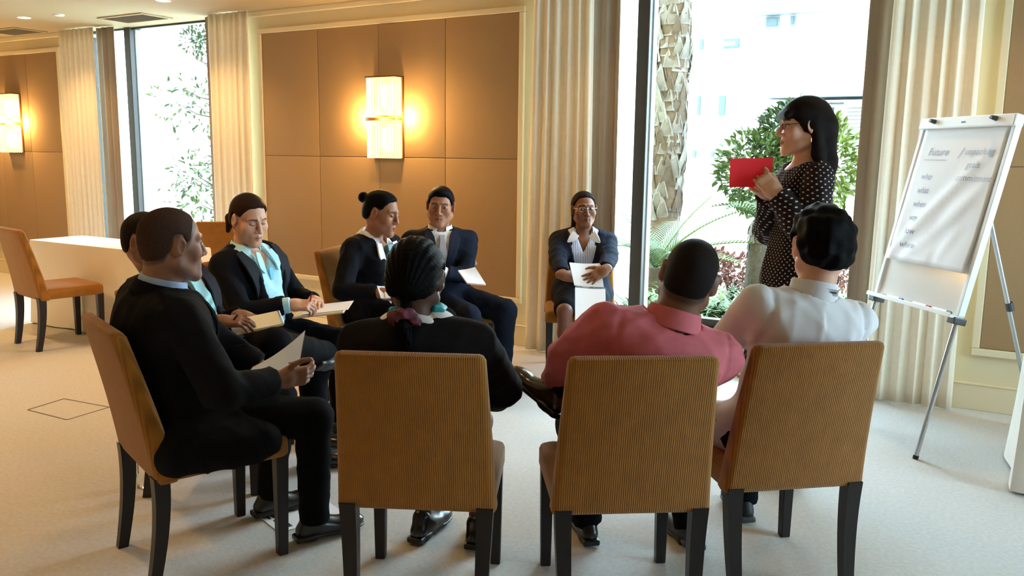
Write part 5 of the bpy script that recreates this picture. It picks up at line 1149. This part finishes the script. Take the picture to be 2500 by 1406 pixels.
S = Shape(); S.add(ell(F.N+F.C[:, 0]*0.066+F.u2*0.058+F.C[:, 1]*0.020, V3(0.036, 0.046, 0.016), F.C), 0.01); S.add(ell(F.N-F.C[:, 0]*0.060+F.u2*0.050+F.C[:, 1]*0.030, V3(0.03, 0.046, 0.016), F.C), 0.01); S.add(ell(F.N+F.u2*0.042+F.C[:, 1]*0.066, V3(0.06, 0.02, 0.03), F.C), 0.02); S.fn(lumps(0.004, 160, 3)); sdf_obj('scarf', S, 0.005, TURQ, F.root)
S, g = hair_cap(F.hc, F.HR, F.hs, 0.013, back=0.012)
hc_, HR_ = F.hc, F.HR
def braid(V, X, Y, Z):
    px, py, pz = X-f32(hc_[0]), Y-f32(hc_[1]), Z-f32(hc_[2]); a = px*f32(HR_[0, 0])+py*f32(HR_[1, 0])+pz*f32(HR_[2, 0]); b = px*f32(HR_[0, 1])+py*f32(HR_[1, 1])+pz*f32(HR_[2, 1]); h = px*f32(HR_[0, 2])+py*f32(HR_[1, 2])+pz*f32(HR_[2, 2])
    an = np.arctan2(a, h+f32(0.10)); return V-f32(0.0045)*np.abs(np.sin(an*f32(26)))*(0.88+0.12*np.sin((b+h)*f32(300)))
S.fn(braid)
sdf_obj('hair', S, 0.0036, H_BLACK, F.root, 'tight black cornrow braids')
S = Shape(); p0 = g(-0.004, -0.098, -0.085); p1 = p0+V3(0.0, -0.035, -0.05); p2 = p1+V3(0.03, -0.015, -0.10)
S.add(rc(p0+V3(0, 0.03, 0.02), p1, 0.020, 0.024), 0.01); S.add(rc(p1, p2, 0.028, 0.012), 0.01); S.fn(wob(0.006, 160, 6, (1, 1, 0.4))); sdf_obj('ponytail', S, 0.004, H_BLACK, F.root)
S = Shape(); c0 = p0*0.4+p1*0.6; tv = unit(p1-p0); t1 = unit(np.cross(tv, (1, 0, 0))); t2 = np.cross(tv, t1)
for i in range(10):
    a = 2*math.pi*i/10; S.add(ell(c0+t1*0.034*math.cos(a)+t2*0.036*math.sin(a)+tv*0.006*math.sin(3*a), V3(0.021, 0.019, 0.019)), 0.008)
S.fn(wob(0.006, 140, 8)); scr = mat('maroon_floral_scrunchie', srgb(92, 34, 48), 0.7, noise=0.9, nscale=55); sdf_obj('scrunchie', S, 0.004, scr, F.root, 'dark maroon floral scrunchie')
for k in (-1, 1): F.shoe(k, V3(0.35 if k < 0 else 0.1, 1, 0), LEATHER)
FI = F
# --- the standing presenter
F = Fig('person', 'standing woman with dark fringe and glasses in polka dot dress holding red card', -0.83, 4.06, 122, hz=0.965, py=0.0, lean=2, lean2=-3, TL=0.535, side=0, sw=0.172, g=0.98, gd=1.02, head=(-2, 3, 0), hs=1.02, neck=(0, 0.03), group='presenter')
F.arm(-1, F.px(1893, 470, 3.72), (-0.6, -0.3, -1), 0.29, 0.25); F.arm(1, F.px(1878, 470, 3.86), (0.6, -0.2, -1), 0.29, 0.25)
F.H = {k: F.pel+V3(0.09*k, 0, -0.02) for k in (-1, 1)}
F.leg(1, V3(0.08, 0.02, 0.12), (0, 1, 0), 0.44, 0.43); F.leg(-1, V3(-0.08, 0.05, 0.12), (0, 1, 0), 0.44, 0.43)
hf = F.R.T@(-RT*0.55+UP*0.75+FW*0.1); F.hand(-1, hf, F.R.T@(-FW*0.9-RT*0.25+UP*0.2), (70, 80, 45), thumb=(0.35, 0.9, -0.25)); F.hand(1, F.R.T@(-RT*0.75+UP*0.5), F.R.T@(FW*0.8+UP*0.3), (65, 75, 40))
F.body({'skin': SK_LIGHT, 'brow': (0.03, 0.02, 0.016), 'nose': 1.25, 'gaze': 0.0, 'neckr': 0.050, 'lip': srgb(190, 90, 84)}, legs=True)
DOT = bpy.data.materials.new('polka_dot_chiffon'); DOT.use_nodes = True; nt = DOT.node_tree; Nn = nt.nodes; Ln = nt.links; pb_ = Nn['Principled BSDF']; pb_.inputs['Roughness'].default_value = 0.8; pb_.inputs['Specular IOR Level'].default_value = 0.15
tc = Nn.new('ShaderNodeTexCoord'); sx_ = Nn.new('ShaderNodeSeparateXYZ'); at2 = Nn.new('ShaderNodeMath'); at2.operation = 'ARCTAN2'; Ln.new(tc.outputs['Object'], sx_.inputs[0]); Ln.new(sx_.outputs['X'], at2.inputs[0]); Ln.new(sx_.outputs['Y'], at2.inputs[1])
mu = Nn.new('ShaderNodeMath'); mu.operation = 'MULTIPLY'; mu.inputs[1].default_value = 0.17; Ln.new(at2.outputs[0], mu.inputs[0]); cb2 = Nn.new('ShaderNodeCombineXYZ'); Ln.new(mu.outputs[0], cb2.inputs['X']); Ln.new(sx_.outputs['Z'], cb2.inputs['Y'])
mp = Nn.new('ShaderNodeMapping'); mp.inputs['Rotation'].default_value = (0, 0, math.radians(45)); mp.inputs['Scale'].default_value = (58, 58, 58); Ln.new(cb2.outputs[0], mp.inputs['Vector'])
vo = Nn.new('ShaderNodeTexVoronoi'); vo.voronoi_dimensions = '2D'; vo.inputs['Scale'].default_value = 1.0; vo.inputs['Randomness'].default_value = 0.12; Ln.new(mp.outputs[0], vo.inputs['Vector'])
lt = Nn.new('ShaderNodeMath'); lt.operation = 'LESS_THAN'; lt.inputs[1].default_value = 0.18; Ln.new(vo.outputs['Distance'], lt.inputs[0]); mc = Nn.new('ShaderNodeMix'); mc.data_type = 'RGBA'; mc.inputs['A'].default_value = (*srgb(34, 24, 26), 1); mc.inputs['B'].default_value = (*srgb(196, 184, 182), 1); Ln.new(lt.outputs[0], mc.inputs['Factor']); Ln.new(mc.outputs['Result'], pb_.inputs['Base Color'])
S = Shape(); F.torso(S, 0.010, 0.06, bust=0.012)
S.add(rc(F.pel, V3(0, 0.02, 0.62), 0.165, 0.19, (F.W[:, 0], 1.12)), 0.08); S.add(rc(V3(0, 0.02, 0.62), V3(0, 0.02, 0.46), 0.19, 0.20, (F.W[:, 0], 1.12)), 0.05)
S.fn(lambda V, X, Y, Z: np.maximum(V, f32(0.44)-Z)); S.fn(wob(0.007, 22, 41, (1, 1, 0.35))); F.neckcut(S, 0.078, -0.02, 0.6); sdf_obj('dress', S, 0.0095, DOT, F.root)
S = Shape(); F.sleeves(S, 0.012, (0.056, 0.056, 0.058, 0.046), 0.02)
for k in (-1, 1): S.add(ell(F.E[k]*0.6+F.Wr[k]*0.4-V3(0, 0, 0.025), V3(0.05, 0.06, 0.055)), 0.04)
S.fn(wob(0.008, 32, 43)); sl_ = sdf_obj('sleeve', S, 0.0085, DOT, F.root)
S, g = hair_cap(F.hc, F.HR, F.hs, 0.017, (HL[0], [-0.09, -0.09, -0.08, -0.07, -0.06, -0.05, -0.045, -0.04, -0.015, 0.012, 0.032, 0.038, 0.038]), back=0.02)
for sx in (-1, 1):
    S.add(rc(g(sx*0.070, -0.030, 0.02), g(sx*0.076, -0.040, -0.12), 0.026, 0.026), 0.02); S.add(rc(g(sx*0.076, -0.040, -0.12), g(sx*0.07, -0.06, -0.19), 0.026, 0.018), 0.02)
S.add(rc(g(0, -0.085, 0.0), g(0, -0.10, -0.16), 0.06, 0.045, (F.HR[:, 0], 1.4)), 0.03); S.add(rc(g(0, -0.10, -0.16), g(0, -0.115, -0.27), 0.045, 0.022, (F.HR[:, 0], 1.6)), 0.03)
S.add(rc(g(-0.045, 0.082, 0.055), g(0.045, 0.082, 0.055), 0.022, 0.022), 0.02); sdf_obj('hair', S, 0.0045, H_DARK, F.root, 'long straight dark hair with fringe')
glasses(F, mat('dark_glasses_rim', srgb(46, 34, 30), 0.35), 0.0016, 0.024, 0.014)
tube_obj('earring', [F.hc+F.HR@(V3(-0.083, -0.004, z)*F.hs) for z in (-0.05, -0.066)], 0.006, GOLD, F.root)
for k in (-1, 1):
    F.shoe(k, V3(0, 1, -0.18), LEATHER, ht=V3(0, 0.25, 1)); 
FJ = F
# ------------------------------------------------------------------ papers, notebooks and small things
def world_box(name, c, X, Y, Z, m, parent=None, bevel=0.0):
    return MB().obox(c, X, Y, Z).build(name, m, parent, bevel=bevel, seg=1)
def sheet(name, corners, m, th=0.0012, parent=None, bow=0.0, n=8):
    """paper from 4 corners (a,b,c,d around), gently bowed"""
    a, b, c, d = [np.array(q, float) for q in corners]; nrm = unit(np.cross(b-a, d-a)); P = []
    for i in range(n+1):
        v = i/n; row = []
        for j in range(n+1):
            u = j/n; row.append((a*(1-u)+b*u)*(1-v)+(d*(1-u)+c*u)*v+nrm*bow*math.sin(math.pi*u)*(1-0.4*v))
        P.append(row)
    return MB().grid(P).build(name, m, parent, solid=th)
def root_at(name, p, label, cat, group=None): o = empty(name, tuple(p)); tag(o, label, cat, group); return o
M_KRAFT = mat('tan_card_cover', srgb(208, 160, 96), 0.8); M_PINKP = mat('pale_pink_page', srgb(240, 214, 214), 0.8); M_SPIRAL = mat('white_wire_coil', srgb(225, 225, 225), 0.35, metal=0.3)
# folded papers of the balding man
A, B, C4, D4 = PX(612, 902, 3.18), PX(742, 811, 3.34), PX(726, 905, 3.26), PX(640, 945, 3.12)
r = root_at('folded_papers', (A+B)/2, 'curled sheaf of white papers with tan cover held by the balding man', 'papers'); o_ = np.array(r.location); nrm = unit(FW)
sheet('page', [q-o_ for q in (A, B, C4, D4)], M_PAPER, 0.004, r, 0.012); sheet('page', [q-o_+nrm*0.012+UP*0.004 for q in (A, B, C4, D4)], M_PINKP, 0.003, r, 0.016); sheet('cover', [q-o_+nrm*0.022+UP*0.007 for q in (A, B, C4, D4)], M_KRAFT, 0.003, r, 0.018)
# notebooks
def notebook(c, right, up_, w, h, label, cover, page, spiral='r', th=0.010, open_=False):
    """flat notebook: c centre, right/up_ page directions"""
    X = unit(right); Y = unit(np.array(up_)-X*(np.array(up_)@X)); Z = np.cross(X, Y); r = root_at('notebook', c, label, 'notebook', 'notebooks on laps')
    world_box('cover', -Z*th*0.5, X*w/2, Y*h/2, Z*0.0015, cover, r); world_box('page_block', Z*0.0, X*(w/2-0.003), Y*(h/2-0.003), Z*(th/2-0.001), page, r)
    if open_: world_box('loose_page', Z*(th*0.5+0.002)+X*w*0.12+Y*0.01, X*(w*0.46), Y*(h*0.46), Z*0.0008+X*0.00004, M_PAPER, r)
    if spiral:
        mb = MB(); ax, ln, ed = (Y, h, X*w/2) if spiral == 'r' else (X, w, -Y*h/2)
        k = -ln/2+0.008
        while k < ln/2-0.004: mb.tube([ed+ax*k+(Z*math.cos(a)+unit(ed)*math.sin(a))*0.007 for a in np.linspace(0, 2*math.pi, 9)], 0.0010, 5); k += 0.0095
        mb.build('wire_coil', M_SPIRAL, r)
    return r
Uz = V3(0, 0, 1); FH_ = unit(FW*V3(1, 1, 0)); RH_ = unit(RT*V3(1, 1, 0))
notebook(PX(625, 788, 3.70), RH_*0.9+FH_*0.35+Uz*0.16, FH_-RH_*0.3+Uz*0.25, 0.21, 0.15, 'spiral notebook with cream page on the lap of the man with striped tie', M_KRAFT, M_CREAMP, 'r', open_=False)
notebook(PX(785, 757, 4.50), RH_*0.95+Uz*0.12, FH_+Uz*0.10, 0.27, 0.19, 'open notebook with cream pages under the ponytailed woman\'s writing hand', M_KRAFT, M_CREAMP, None, open_=True)
def pen(a, b, m, label, tipm=None):
    r = root_at('pen', a, label, 'pen', 'pens in hands'); o_ = np.array(a); d = np.array(b)-o_
    MB().tube([d*0.14, d*0.8], 0.0042, 8).build('barrel', m, r, smooth=True); MB().tube([d*0.8, d], [0.0042, 0.0035], 8).build('cap', tipm or M_BLACKP, r, smooth=True); MB().tube([d*0, d*0.14], [0.0008, 0.004], 8).build('tip', M_ALU, r, smooth=True); return r
pen(PX(756, 742, 4.40), PX(762, 712, 4.36), mat('red_pen_plastic', srgb(196, 60, 50), 0.35), 'red and black pen in the ponytailed woman\'s hand')
pen(PX(562, 792, 3.62), PX(580, 768, 3.60), M_BLACKP, 'slim black pen in the hand of the man with striped tie')
# sheets by the woman with bun
A = [PX(938, 712, 4.90), PX(968, 700, 4.92), PX(972, 722, 4.86), PX(942, 730, 4.84)]; r = root_at('paper_sheets', A[0], 'crumpled white sheets on the lap of the woman with green scarf', 'papers'); o_ = np.array(A[0])
sheet('page', [q-o_ for q in (PX(920, 698, 4.92), PX(962, 688, 4.95), PX(972, 722, 4.86), PX(930, 728, 4.84))], M_PAPER, 0.003, r, 0.015); sheet('page', [q-o_+UP*0.006 for q in A], M_PAPER, 0.002, r, 0.006)
# pad of the man with crossed arms
A = [PX(1118, 660, 5.12), PX(1160, 652, 5.16), PX(1186, 694, 5.08), PX(1140, 690, 5.02)]; r = root_at('paper_pad', A[0], 'white writing pad tucked under the crossed arms', 'papers'); o_ = np.array(A[0])
sheet('page', [q-o_ for q in A], M_PAPER, 0.003, r, 0.004); sheet('backing_card', [q-o_-UP*0.006+FW*0.004 for q in A], M_PINKP, 0.003, r, 0.004)
# pad of the woman with badge: top leaf lifted, long leaf hanging
A = [PX(1390, 641, 5.56), PX(1466, 643, 5.56), PX(1474, 700, 5.47), PX(1402, 696, 5.47)]; r = root_at('spiral_pad', A[3], 'white spiral pad with a long leaf hanging over the woman\'s knees', 'notebook', 'notebooks on laps'); o_ = np.array(A[3])
sheet('upper_leaf', [q-o_ for q in A], M_PAPER, 0.006, r, 0.010)
sheet('hanging_leaf', [q-o_ for q in (PX(1404, 702, 5.445), PX(1478, 706, 5.445), PX(1480, 800, 5.25), PX(1404, 800, 5.25))], M_PAPER, 0.003, r, 0.004)
mb = MB(); a_, b_ = PX(1404, 700, 5.455), PX(1478, 704, 5.455)
for i in range(24):
    c_ = a_+(b_-a_)*(i+0.5)/24-o_; mb.tube([c_+(UP*math.cos(t)+FW*math.sin(t))*0.006 for t in np.linspace(0, 6.28, 8)], 0.0009, 5)
mb.build('wire_coil', M_SPIRAL, r)
# red card
A = [PX(1783, 387, 3.80), PX(1887, 385, 3.80), PX(1884, 457, 3.80), PX(1780, 457, 3.80)]; r = sheet('red_card', [q-A[3] for q in A], mat('red_card_stock', srgb(250, 34, 48), 0.7, noise=0.03, nscale=80), 0.0016, None, 0.002); r.location = tuple(A[3]); tag(r, 'plain red card held up by the standing woman', 'card')
# leaflet on the carpet by the balding man's feet
def fl(px, py, z=0.0):
    d = FW+RT*(px-1250)/FPX-UP*(py-703)/FPX; return CAM+d*((z-CAM[2])/d[2])
a_, b_, c_ = fl(630, 1260), fl(690, 1308), fl(838, 1262); X = (b_-a_); X = unit(X)*0.21; Y = np.cross(V3(0, 0, 1), unit(X))*0.30
if Y@(c_-b_) < 0: Y = -Y
r = root_at('leaflet', a_+V3(0, 0, 0.002), 'printed white leaflet with purple circle lying on the carpet beside black shoes', 'leaflet')
world_box('sheet', (X+Y)/2, X/2, Y/2, V3(0, 0, 0.0012), M_PAPER, r); M_PRINT = mat('dark_print_ink', srgb(40, 40, 58), 0.7)
zz = V3(0, 0, 0.0016)
for u, v, w_, h_ in ((0.12, 0.08, 0.055, 0.014), (0.12, 0.15, 0.055, 0.014), (0.12, 0.22, 0.055, 0.014), (0.24, 0.08, 0.05, 0.012), (0.24, 0.15, 0.05, 0.012), (0.45, 0.10, 0.03, 0.005), (0.45, 0.14, 0.03, 0.005), (0.80, 0.18, 0.05, 0.03)):
    world_box('printed_block', X*u+Y*v+zz, unit(X)*w_/3, unit(Y)*h_/2, V3(0, 0, 0.0003), M_PRINT, r)
n = 24; MB().rings([[X*0.42+Y*0.72+zz+V3(0, 0, dz)+(unit(X)*math.cos(2*math.pi*k/n)+unit(Y)*math.sin(2*math.pi*k/n))*0.042 for k in range(n)] for dz in (0.0, 0.0006)]).build('printed_circle', mat('purple_print_ink', srgb(128, 124, 190), 0.7), r)
# water bottle on the floor behind the balding man's chair
bpos = fl(352, 1187); r = root_at('water_bottle', bpos, 'clear plastic water bottle standing on the carpet behind the chair', 'bottle'); n = 20
prof = ((0.026, 0.0), (0.031, 0.006), (0.031, 0.06), (0.029, 0.065), (0.031, 0.07), (0.031, 0.14), (0.026, 0.165), (0.012, 0.19), (0.012, 0.205))
MB().rings([[(q*math.cos(2*math.pi*k/n), q*math.sin(2*math.pi*k/n), z) for k in range(n)] for q, z in prof]).build('body', mat('clear_bottle_plastic', (0.95, 0.98, 1.0), 0.05, trans=1.0, spec=0.5), r, smooth=True)
MB().rings([[(q*math.cos(2*math.pi*k/n), q*math.sin(2*math.pi*k/n), z) for k in range(n)] for q, z in ((0.0145, 0.196), (0.0145, 0.212), (0.012, 0.215))]).build('cap', mat('blue_bottle_cap', srgb(40, 90, 200), 0.4), r, smooth=True)
# watch of the man with striped tie, ring of the woman with badge
wv = unit(FB.Wr[-1]-FB.E[-1]); c_ = FB.Wr[-1]-wv*0.004; a1 = unit(np.cross(wv, (0, 0, 1))); a2 = np.cross(wv, a1)
wt = tube_obj('wristwatch', [c_+(a1*math.cos(t)*0.032+a2*math.sin(t)*0.027) for t in np.linspace(0, 2*math.pi, 19)], 0.006, M_BLACKP, FB.root, 'black wristwatch strap')
